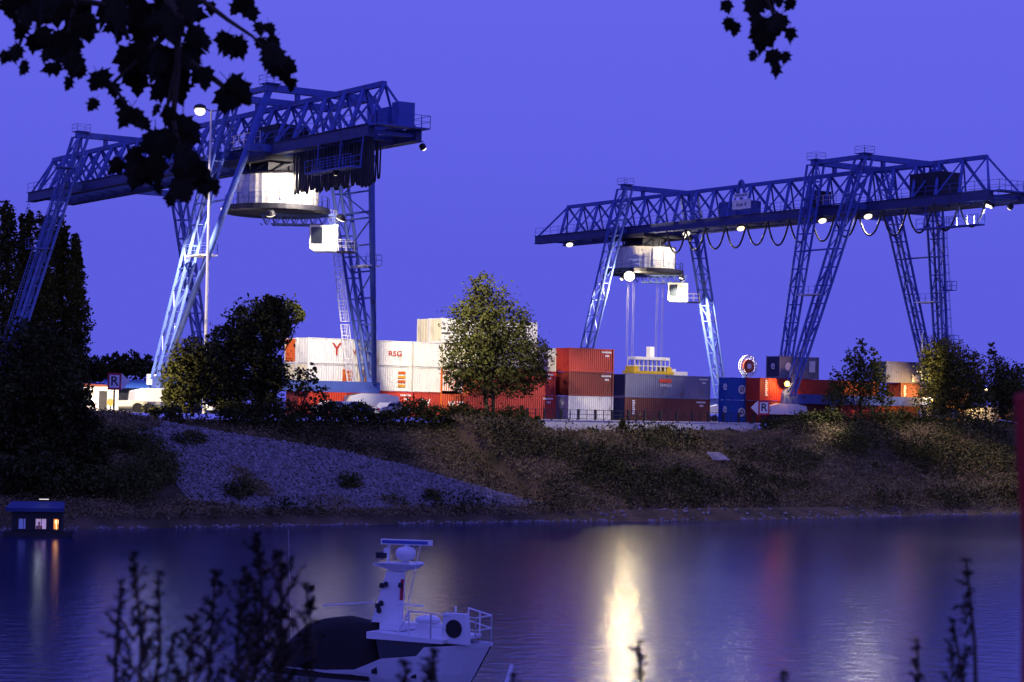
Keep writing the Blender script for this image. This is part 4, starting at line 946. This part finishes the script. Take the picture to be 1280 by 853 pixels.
obj('lamp_globe', MB().lathe([(.02,-.34),(.2,-.26),(.32,-.08),(.33,.06),(.22,.24),(.03,.33)], 16), mat('globe_yellow',(.8,.4,.05),.5,emit=(1,.52,.10),es=1.3), T, smooth=True); obj('post', MB().bar((0,0,-.33),(0,0,-1.1),.05,6), M_DARKSTEEL, T)
lamp('post_lamp_light', (.1,.5,.3), 9000, (1,.78,.48), T, .3, 150, (5,12,.6))
lampL = lamp('quay_light', wp(150, 440, 168)+Vector((0,0,0)), 0, PALE) if False else None
def car(px, v, paint, label, rz):
    c = wp(px, 510, v); T = thing('parked_car', label, 'car', (c.x, v, ZG), rz, 'cars parked below the near crane'); W2 = .85
    side = [(-2.05,.35),(-2.0,.80),(-1.75,.92),(-1.2,1.0),(-.75,1.42),(.55,1.46),(1.2,1.02),(1.9,.86),(2.08,.62),(2.05,.32)]
    mb = MB(); mb.prism([(x,-W2,z) for x, z in side], (0,2*W2,0)); b = obj('body', mb, paint, T)
    for s in (-1, 1):
        y = s*(W2+.006); mb = MB(); mb.prism([(-1.02,y,1.03),(-.1,y,1.03),(-.1,y,1.38),(-.68,y,1.36)], (0,.008*s,0)); mb.prism([(0,y,1.03),(1.02,y,1.03),(.5,y,1.39),(0,y,1.39)], (0,.008*s,0)); obj('side_window', mb, M_GLASS, T)
    for x in (-1.25,1.3):
        for s in (-1,1): obj('wheel', MB().bar((x,s*W2-.1*s,.32),(x,s*(W2+.03),.32),.32,16), M_BLACK, T)
    obj('tail_light', MB().box(-2.07,-2.02,-W2+.08,-W2+.3,.68,.84), M_SIGNR, T); return T
car(440, 179.5, M_BLUE, 'blue car parked under the white bogie cover', .1); car(488, 179.8, M_WHITE, 'white car parked beside the blue one below the crane', .15); car(415, 178.5, M_WHITE, 'white car half hidden by shrubs left of the blue one', .05); car(285, 181, M_WHITE, 'white car barely visible behind the dark bushy trees', .1)

# ------------------------------------------------------------------ cabin boat moored under the willows
c = at_z(46, 670, 0); HB_ = thing('moored_cabin_boat', 'dark cabin boat with blue awning and three lit windows under the willows', 'boat', (c.x-.2, c.y-.6, 0), -TH*.8); HB_.scale = (.74,.74,.74)
mD = mat('dark_hull', (.02,.02,.024), .5, 0, .3, 1)
mb = MB(); mb.prism([(-3.0,-1.2,-.3),(2.9,-1.2,-.3),(3.5,-1.2,.55),(-3.2,-1.2,.5)], (0,2.4,0)); obj('hull', mb, mD, HB_)
mb = MB(); mb.box(-2.3,2.4,-1.0,1.0,.5,.62); mb.box(-2.3,2.4,-1.0,-.94,.5,.62)
# cabin wall with three openings
xs = [(-1.75,-1.0),(-.15,.95),(1.55,2.1)]; e0 = -2.3
for a, b in xs: mb.box(e0,a,-1.0,-.92,.62,2.3); mb.box(a,b,-1.0,-.92,.62,.75 if a < 1 else .7); mb.box(a,b,-1.0,-.92,1.78,2.3); e0 = b
mb.box(e0,2.4,-1.0,-.92,.62,2.3); mb.box(-2.3,-2.22,-.92,1,.62,2.3); mb.box(2.32,2.4,-.92,1,.62,2.3); mb.box(-2.22,2.32,.92,1,.62,2.3); mb.box(-2.4,2.5,-1.05,1.05,2.3,2.38)
cab = obj('cabin', mb, mD, HB_)
for (a, b), col, es in zip(xs, ((.16,.2,.85),(.75,.55,1.0),(1.0,.35,.10)), (.3,.38,.6)):
    fr = MB(); 
    for s in (a, b-.05): fr.box(s,s+.05,-1.03,-1.003,.75,1.78)
    fr.box(a+.05,b-.05,-1.03,-1.003,.72,.77); fr.box(a+.05,b-.05,-1.03,-1.003,1.74,1.79); wn = obj('window', fr, mD, cab)
    obj('lit_curtain', MB().box(a+.02,b-.02,-.55,-.52,.72,1.8), mat('curtain_%d' % int(es*100+a*10+50), tuple(min(1,x) for x in col), .8, 0, .3, 6, emit=col, es=es), wn)
obj('lamp_globe', MB().lathe([(.02,1.22),(.15,1.3),(.2,1.45),(.15,1.6),(.02,1.66)], 14, (1.88,-.72,0)), mat('globe',(1,.6,.3),.5,emit=(1,.55,.2),es=3), cab, smooth=True); obj('lamp_stem', MB().bar((1.88,-.72,.62),(1.88,-.72,1.24),.07,8), mat('globe',(1,.6,.3),.5), cab)
an = MB(); an.prism([(-2.9,-1.55,2.75),(2.6,-1.55,2.75),(2.5,.6,3.3),(-2.6,.6,3.3)], (0,0,.04)); an.prism([(-2.9,-1.55,2.45),(2.6,-1.55,2.45),(2.6,-1.55,2.75),(-2.9,-1.55,2.75)], (0,-.03,0)); aw = obj('awning', an, mat('awning_blue',(.015,.035,.16),.6,0,.2,2), HB_)
mb = MB()
for x in (-2.3,-1.2,.5,2.0): mb.bar((x,-1.5,.6),(x,-1.5,2.74),.035,6)
obj('awning_post', mb, mD, HB_)
obj('lamp_lens', MB().box(.1,1.0,-.1,.0,3.55,3.62), mat('strip_lamp',(1,1,.9),.5,emit=(1,.9,.6),es=1), HB_); obj('lamp_post', MB().bar((.5,-.05,2.38),(.5,-.05,3.55),.03,6), mD, HB_)
lamp('awning_light', (.4,-2.2,3.9), 7, (.8,.9,1.0), HB_, .1)
# person seated behind the middle window
P_ = thing('person', 'person in a peach top seated behind the middle lit window', 'person', (0,0,0)); P_.parent = None
P_.matrix_world = Matrix.Translation((c.x-.2, c.y-.6, 0)) @ Matrix.Rotation(-TH*.8, 4, 'Z') @ Matrix.Scale(.74, 4) @ Matrix.Translation((.22,-.74,.62))
mb = MB()
def ring(prof):
    for k, (cx_, cy_, z, rx, ry) in enumerate(prof):
        for j in range(14): mb.v.append((cx_+cos(2*pi*j/14)*rx, cy_+sin(2*pi*j/14)*ry, z))
    for k in range(len(prof)-1):
        for j in range(14): a = k*14+j; b = k*14+(j+1)%14; mb.f.append((a,b,b+14,a+14))
    mb.f.append(tuple(range((len(prof)-1)*14, len(prof)*14)))
ring([(0,0,0,.20,.15),(0,0,.18,.18,.13),(0,0,.38,.22,.13),(0,0,.46,.19,.11),(0,0,.51,.07,.06),(0,-.01,.56,.058,.058),(0,-.02,.60,.075,.085),(0,-.02,.68,.088,.10),(0,-.015,.75,.08,.09),(0,-.01,.80,.04,.045)])
bd = obj('body', mb, mat('skin',(.55,.32,.22),.6,0,.05,4), P_, smooth=True)
mb = MB(); ring([(0,0,.0,.215,.165),(0,0,.18,.195,.145),(0,0,.37,.235,.145),(0,0,.47,.2,.125),(0,0,.505,.085,.075)]); obj('top', mb, mat('peach_cloth',(.85,.42,.25),.8,0,.1,5), P_, smooth=True)
mb = MB(); ring([(0,.03,.60,.085,.09),(0,.025,.70,.1,.1),(0,.01,.77,.09,.095),(0,0,.825,.03,.04)]); obj('hair', mb, mat('dark_hair',(.03,.015,.01),.6,0,.2,9), P_, smooth=True)
for s in (-1,1):
    mb = MB(); mb.path([(s*.2,0,.42),(s*.27,-.03,.25),(s*.24,-.14,.12),(s*.1,-.2,.14)], [.06,.05,.042,.03], 8); obj('arm', mb, MATS['skin'], P_, smooth=True)

# ------------------------------------------------------------------ motor yacht in the river
yo = at_d(500, 862, 71.5); ya = math.atan2(-.88*sin(TH)-.47*cos(TH), .88*cos(TH)-.47*sin(TH))
Y = thing('motor_yacht', 'white motor yacht with radar mast and dark cover lying in the river', 'yacht', (yo.x, yo.y, 0), ya)
mW = mat('gelcoat_white', (.88,.88,.89), .3, 0, .04, 1)
mTarp = mat('dark_tarpaulin', (.010,.007,.005), .8, 0, .4, 1.5, bump=.5)
mb = MB(); ST = [(-4.5,-4.5,1.35,.55),(-3.4,-3.4,1.55,.6),(-2,-2,1.65,.62),(-.8,-.8,1.65,.72),(.2,.1,1.62,1.15),(1.5,1.25,1.5,1.32),(1.75,1.45,1.45,1.62),(2.5,1.9,1.1,1.68),(3.1,2.25,.62,1.72),(3.55,2.5,.06,1.76)]
for xs_, xw, bm2, zs_ in ST:
    mb.v += [(xs_,-bm2,zs_),((xs_*.45+xw*.55),-bm2*.86,zs_*.42),(xw,-bm2*.66,-.05),(xw-.15,0,-.45),(xw,bm2*.66,-.05),((xs_*.45+xw*.55),bm2*.86,zs_*.42),(xs_,bm2,zs_)]
for k in range(len(ST)-1):
    for j in range(6): a = k*7+j; mb.f.append((a,a+7,a+8,a+1))
mb.f.append(tuple(range(7))); hull = obj('hull', mb, mW, Y)
mb = MB(); dk = [(s[0], s[2]-.04, min(s[3], s[3])-.1) for s in ST]
for (x0,b0_,z0),(x1,b1_,z1) in zip(dk, dk[1:]): mb.quad((x0,-b0_,z0),(x1,-b1_,z1),(x1,b1_,z1),(x0,b0_,z0))
obj('deck', mb, mW, Y)
mb = MB(); mb.prism([(-.1,-1.15,.9),(1.75,-1.15,1.2),(1.9,-1.15,1.72),(-.3,-1.15,1.72)], (0,2.3,0)); wh = obj('wheelhouse', mb, M_GLASS, Y)
mb = MB(); mb.prism([(-.55,-1.35,1.75),(2.35,-1.3,1.75),(2.4,-1.3,1.88),(-.1,-1.35,1.98),(-.55,-1.35,1.98)], (0,2.65,0)); obj('cabin_roof', mb, mW, Y)
mb = MB(); mb.box(-.5,.35,-.6,.6,1.99,2.22); obj('mast_step', mb, mW, Y)
# tarpaulin hump over the after part
mb = MB(); pr = [(-4.65,.55,1.3),(-4.35,1.35,1.45),(-3.7,1.9,1.55),(-2.9,2.22,1.6),(-2.0,2.32,1.62),(-1.0,2.2,1.6),(-.35,2.08,1.5)]
for x, zt_, hb_ in pr:
    for j in range(9):
        t_ = -1+2*j/8; mb.v.append((x+RU(-.04,.04), t_*hb_*1.02, .35+(zt_-.35)*(1-abs(t_)**2.6)*RU(.97,1.02)))
for k in range(len(pr)-1):
    for j in range(8): a = k*9+j; mb.f.append((a,a+9,a+10,a+1))
mb.f.append(tuple(range(9))); mb.f.append(tuple(reversed(range(54,63)))); obj('boat_cover', mb, mTarp, Y, smooth=True)
# mast
mb = MB(); i = 0
for z, x0, x1, hw_ in ((2.2,-.98,-.06,.36),(3.0,-.76,-.02,.3),(3.95,-.5,.04,.22)): mb.v += [(x0,-hw_,z),(x1,-hw_*.6,z),(x1,hw_*.6,z),(x0,hw_,z)]
for k in range(2):
    for j in range(4): a = k*4+j; b = k*4+(j+1)%4; mb.f.append((a,b,b+4,a+4))
mb.f += [(3,2,1,0),(8,9,10,11)]; mast = obj('radar_mast', mb, mW, Y)
mb = MB(); mb.prism([(-.95,-.45,4.16),(-.3,-.2,3.96),(.15,-.2,3.98),(.62,-.45,4.22),(.5,-.45,4.28),(-.9,-.45,4.22)], (0,.9,0)); obj('mast_platform', mb, mW, mast)
mb = MB(); mb.lathe([(.12,4.22),(.14,4.34),(.29,4.40),(.35,4.52),(.34,4.66),(.26,4.76),(.1,4.80)], 18, (.12,0,0)); obj('radar_dome', mb, mW, mast, smooth=True)
ra = MB(); ra.box(-.95,.85,-.08,.08,-.09,.09); ro = obj('radar_scanner', ra, mW, mast, (.2,0,4.95)); ro.rotation_euler = (0,0,.25)
ra = MB(); ra.box(-.9,.72,-.093,-.08,-.055,.055); obj('scanner_face', ra, M_BLUE, ro)
obj('scanner_pedestal', MB().bar((.15,0,4.8),(.2,0,4.87),.1,10), mW, mast)
mb = MB(); mb.bar((-.58,0,4.2),(-.56,0,5.0),.045,8); mb.lathe([(.09,4.55),(.1,4.68),(.03,4.72)], 10, (-.66,0,0)); obj('light_staff', mb, mW, mast)
mb = MB(); mb.box(-1.02,-.72,-.1,.1,4.36,4.56); obj('horn', mb, M_DARKSTEEL, mast)
mb = MB()
for x, z in ((-.62,3.45),(-.45,3.5),(-.76,2.75),(-.62,2.85),(-.7,2.6),(.14,3.5)): obj('search_lamp', MB().lathe([(.02,-.09),(.09,-.05),(.08,.06),(.03,.1)], 10, (x,-.34,z)), M_DARKSTEEL, mast)
mb = MB(); mb.bar((.1,-.2,3.0),(.16,-.25,3.7),.06,6); obj('flag_roll', mb, M_SIGNR, mast)
# forward seat, round hatch, railing, wires
mb = MB(); mb.prism([(1.02,-.9,1.85),(1.75,-.9,1.85),(1.55,-.9,2.35),(1.15,-.9,2.35)], (0,.9,0)); mb.lathe([(.42,2.36),(.44,2.46),(.3,2.55),(.05,2.58)], 14, (1.3,-.45,0)); st = obj('helm_seat', mb, mW, Y)
mb = MB(); arch = [(2.15+.48*(1-cos(pi*k/12))-.0, -1.0, 1.75+1.0*min(1, sin(pi*k/12)*2.2)) for k in range(13)]
mb.prism([a for a in arch], (0,.28,0)); ap = obj('liferaft_case', mb, mW, Y)
mb = MB(); mb.bar((2.63,-1.04,2.25),(2.63,-1.0,2.25),.3,24); obj('round_opening', mb, M_BLACK, ap)
mb = MB(); mb.bar((2.6,-.86,2.75),(2.6,-.86,2.98),.03,6); obj('small_aerial', mb, mW, ap)
mb = MB(); railing(mb, [(1.05,-1.28,1.9),(1.9,-1.28,1.88),(3.2,-.55,1.76)], .85, .8, .028); railing(mb, [(1.9,1.28,1.88),(3.2,.55,1.76),(3.2,-.55,1.76)], .85, .8, .028); mb.bar((.55,-1.2,1.95),(1.1,-1.28,2.78),.035,6); obj('bow_railing', mb, mW, Y)
mb = MB(); mb.bar((-3.1,-.2,2.62),(-1.0,-.2,2.86),.03,5); mb.bar((-.1,-.2,2.86),(1.05,-.3,2.86),.03,5); mb.bar((.75,-.1,4.9),(.3,-.4,2.0),.012,4); obj('handrail_wire', mb, mW, Y)
mb = MB(); mb.box(-.2,.0,-1.55,-1.5,.62,.86); mb.box(1.2,1.4,-1.33,-1.25,.55,.72); obj('porthole', mb, M_BLACK, hull)
mb = MB(); mb.bar((-4.6,.2,1.0),(-4.85,.2,5.15),.014,6); obj('flag_staff', mb, MATS['steel_rope'], Y)
c = at_d(633, 842, 69); T = thing('mooring_post', 'pale slanted mooring post beside the bow of the yacht', 'post', (c.x, c.y, c.z)); obj('post', MB().bar((-.3,0,-1.2),(.22,0,.28),.09,8,.07), mW, T)

# ------------------------------------------------------------------ tree overhead: limb, twigs and separate lobed leaves
def leaf_mesh(nm, seed):
    rnd = random.Random(seed); lob = [(0,0),(.10,.03),(.27,-.02),(.25,.11),(.44,.22),(.31,.29),(.34,.42),(.45,.57),(.29,.55),(.20,.63),(.23,.78),(.10,.83),(0,1.06)]
    pts = [(x*rnd.uniform(.85,1.15), -y*rnd.uniform(.93,1.05)) for x, y in lob]; mb = MB(); n = len(pts)
    mid = [(0,-.02),(0,-.25),(0,-.5),(0,-.75)]
    Rr = [(x, abs(x)*.28*(.6+rnd.random()*.8), y) for x, y in pts]; Lr = [(-x*rnd.uniform(.85,1.1), abs(x)*.28, y) for x, y in pts[1:-1]]
    mb.v = [tuple(p) for p in Rr]+[tuple(p) for p in Lr]+[(0,0,-.35),(0,0,-.65)]
    A, B = len(mb.v)-2, len(mb.v)-1
    Li = [0]+[n+k for k in range(n-2)]+[n-1]
    for k in range(n-1):
        q = A if k < 6 else B
        mb.f.append((k,k+1,q)); mb.f.append((Li[k+1],Li[k],q))
    mb.f.append((A,6,B)); mb.f.append((A,B,Li[6]))
    i = len(mb.v); mb.v += [(-.012,0,0),(.012,0,0),(.02,0,.3),(.0,0,.3)]; mb.f.append((i,i+1,i+2,i+3)); return mb.mesh(nm, M_LEAF_N)
LM = [leaf_mesh('leaf', s) for s in range(6)]
TR = thing('overhanging_tree', 'dark tree whose leafy branches hang into the top of the view', 'tree', (0,0,0))
tb = at_d(-330, 300, 9.6); tz = nearz(tb.x, tb.y)
TR.location = (tb.x, tb.y, tz); O0 = Vector(TR.location)
mb = MB(); crown = at_d(-260, -330, 9.6)-O0; pts = limb(mb, (0,0,-.3), crown, .24, .14, .02, 10, 7); limb(mb, crown, crown+Vector((-.6,.8,2.2)), .13, .05, .05, 7); limb(mb, crown, crown+Vector((-1.5,-.4,1.6)), .11, .04, .05, 7); obj('trunk', mb, M_BARK, TR)
mb = MB()
l1 = [at_d(*q)-O0 for q in ((-260,-330,9.6),(-120,-190,9.5),(0,-110,9.3),(120,-50,9.2),(200,-20,9.1),(222,20,9.0),(222,80,9.0),(205,150,9.0))]
mb.path(l1, [.11,.09,.065,.05,.03,.02,.014,.007], 7)
l2 = [at_d(*q)-O0 for q in ((0,-110,9.3),(200,-150,9.3),(480,-160,9.2),(760,-130,9.2),(900,-70,9.1),(950,-20,9.0),(972,30,9.0),(962,60,9.0))]
mb.path(l2, [.06,.05,.045,.035,.02,.012,.008,.004], 6)
for q in (((120,-50,9.2),(95,0,9.1),(85,40,9.1),(70,62,9.1)),((0,-110,9.3),(10,-20,9.2),(30,40,9.1),(22,62,9.1)),((200,-20,9.1),(255,2,9.0),(285,25,9.0),(315,45,9.0),(342,72,9.0),(358,92,9.0)),((232,20,9),(178,70,9),(140,105,9),(170,150,9)),((222,80,9),(216,150,9),(228,200,9),(214,236,9)),((238,78,9),(274,104,9),(290,118,9),(308,122,9)),((95,0,9.1),(150,10,9.1),(160,50,9.1))):
    mb.path([at_d(*p_)-O0 for p_ in q], [.016-.003*k for k in range(len(q))], 5)
obj('limb', mb, M_BARK, TR)
blobs = [(15,12,14),(20,25,8),(35,15,18),(60,12,22),(90,18,22),(105,35,14),(30,40,10),(45,55,14),(20,65,12),(10,72,8),(30,85,6),(57,70,10),(75,60,16),(90,70,18),(95,85,14),(70,90,8),(88,104,6),(102,90,7),(140,20,24),(150,38,14),(170,15,30),(200,20,30),(180,45,22),(215,35,22),(235,10,20),(262,10,10),(245,45,14),(255,58,8),(165,70,16),(190,85,22),(175,100,14),(150,88,8),(215,75,18),(240,75,18),(250,95,14),(225,110,24),(205,120,18),(245,115,14),(195,140,8),(215,145,14),(125,100,14),(140,115,10),(120,130,10),(145,130,7),(168,145,14),(175,160,6),(235,150,22),(255,155,14),(285,122,22),(300,125,14),(265,130,10),
 (220,165,22),(200,180,18),(185,190,12),(170,200,14),(215,195,26),(150,215,12),(190,215,20),(230,205,18),(250,220,22),(270,232,12),(195,240,9),(225,240,16),(215,252,8),(175,215,14),
 (300,10,10),(305,3,14),(313,22,12),(320,35,8),(335,40,8),(345,55,8),(288,52,12),(305,62,16),(320,60,10),(335,75,16),(355,88,14),(365,105,5),(285,65,8),(340,88,10),
 (905,10,8),(915,30,6),(935,15,12),(945,8,13),(960,35,18),(975,30,14),(985,45,10),(955,50,15),(965,70,12),(945,72,5),(968,86,8),(982,75,6),(990,8,7),(970,5,10),(921,36,7)]
nl = 0; lmass = MB()
random.shuffle(blobs)
for bx, by, br_ in blobs:
    for k in range((1 if br_ < 13 else (2 if br_ < 21 else 3))+(bx < 130 and by < 92)):
        a, q = RU(0, 2*pi), br_*.42*math.sqrt(R()); sz = min(46, max(20, br_*RU(1.9,2.6)))
        d = RU(8.7, 9.5)
        if (bx+cos(a)*q-250)**2+(by+sin(a)*q-136)**2 < 34**2: continue
        p_ = at_d(bx+cos(a)*q, by+sin(a)*q-sz*.45, d)-O0
        s = sz*d/F_PX; sc_ = Vector((s*RU(.9,1.15), s, s)); eu = (RU(-.45,.45), random.gauss(0,.5), -TH+RU(-.75,.75)); nl += 1
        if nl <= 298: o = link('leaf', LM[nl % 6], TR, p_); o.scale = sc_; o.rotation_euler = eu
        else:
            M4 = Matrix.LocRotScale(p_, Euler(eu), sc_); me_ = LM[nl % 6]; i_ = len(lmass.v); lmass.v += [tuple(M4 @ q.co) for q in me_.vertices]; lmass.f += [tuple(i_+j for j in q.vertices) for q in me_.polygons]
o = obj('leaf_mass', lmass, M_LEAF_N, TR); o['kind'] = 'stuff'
# ------------------------------------------------------------------ tall weeds on the near bank
GP = 'tall weeds on the near bank'
def weed(px, top, bot, d, label, spread, nb, name='tall_weed', lw=14, group=GP):
    b = at_d(px, bot, d); z = nearz(b.x, b.y); T = thing(name, label, 'plant', (b.x, b.y, z), 0, group); o0 = Vector((b.x, b.y, z)); k_ = d/F_PX; sm = MB(); lf = MB()
    tp = at_d(px+RU(-8,8), top, d)-o0; limb(sm, (0,0,-.05), tp, .012, .003, .02, 5, 8)
    nb = int(nb*1.35)
    for j in range(nb):
        pd = (j+RU(0,1))/nb*max(30, 885-top); z_ = tp.z-pd*k_; s = Vector((tp.x*z_/tp.z, tp.y*z_/tp.z, z_)); L = spread*(1.0 if lw > 16 else .9)*k_*min(1, .18+pd/85)*RU(.55,1.15); a = RU(0, 2*pi)
        e_ = s+Vector((cos(a)*L, sin(a)*L*.6, L*RU(.5,1.3))); sm.bar(s, e_, .004, 4, .0015)
        for q in range(8):
            p_ = s.lerp(e_, (q+1)/8)+Vector((RU(-.01,.01),RU(-.01,.01),0)); leaf_quad(lf, p_, lw*k_*RU(.4,.85), .34)
    for q in range(nb):
        f = 1-R()*max(30, 885-top)*k_/tp.z; p_ = tp*f+Vector((RU(-1,1),RU(-1,1),0))*lw*k_*.45; leaf_quad(lf, p_, lw*k_*RU(.45,.9), .36)
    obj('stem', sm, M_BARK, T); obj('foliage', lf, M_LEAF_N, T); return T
for a in ((166,690,900,4.5,'tall feathery weed spire far from the yacht, tallest of its clump',30,16),(148,728,900,4.6,'shorter weed spire at the edge of the left clump',26,12),(200,712,900,4.6,'narrow weed spire between the two leafy clumps',14,12),(178,760,900,4.3,'low bushy weed at the foot of the feathery spires',36,10),(215,790,900,4.4,'low weed tuft between the leafy clumps',30,8)): weed(*a)
for a in ((268,712,900,4.9,'leafy sapling nearest the narrow weed spire',26,14),(300,722,900,4.8,'leafy sapling second in the dense clump',36,14),(330,672,900,5.0,'tallest leafy sapling in front of the flag staff',42,20),(352,690,900,4.9,'broad leafy sapling beside the yacht cover',46,20),(385,728,900,4.9,'low leafy sapling reaching over the yacht cover',28,12),(312,770,900,4.7,'dense low sapling at the foot of the clump',48,14),(250,770,900,4.7,'low leafy sapling left in the dense clump',30,10),(350,765,900,4.7,'dense low sapling beside the dark cover',44,12)): weed(*a, name='sapling', lw=19)
for a in ((1200,700,920,4.4,'single tall weed spire in front of the shaded water',16,16),(1185,775,920,4.4,'shorter weed beside the single tall spire',26,9),(1150,800,920,4.3,'low weed with few leaves near the frame edge',22,6),(985,838,930,4.2,'tiny weed tip below the blue water',10,4),(540,812,930,4.6,'leafy weed in front of the yacht hull',26,12),(500,826,930,4.5,'low leafy weed before the white hull',30,9),(790,800,940,4.6,'twig with few round leaves before the bright reflection',22,8),(640,842,940,4.3,'tiny weed tip below the mooring post',12,4)): weed(*a)
c = at_d(1284, 690, 2.7); t_ = at_d(1278, 505, 2.7); z = nearz(c.x, c.y)
T = thing('red_stake', 'blurred red stake standing close to the camera at the frame edge', 'stake', (c.x, c.y, z)); o0 = Vector((c.x, c.y, z)); mR = mat('red_plastic', (.45,.02,.012), .6, 0, .1, 3)
obj('stake', MB().path([(0,0,-.2),(0,0,.5),c-o0,(c-o0).lerp(t_-o0,.5),t_-o0], [.006,.006,.006,.009,.010], 8), mR, T, smooth=True); obj('cap', MB().lathe([(.0105,0),(.011,.008),(.006,.014)], 10, tuple(t_-o0)), mR, T)

# lettering becomes plain meshes
dg = bpy.context.evaluated_depsgraph_get()
for o in [q for q in scene.objects if q.type == 'FONT']:
    me = bpy.data.meshes.new_from_object(o.evaluated_get(dg)); n_ = link(o.name.split('.')[0], me, o.parent); n_.matrix_basis = o.matrix_basis.copy()
    nm = o.name; bpy.data.objects.remove(o); n_.name = nm
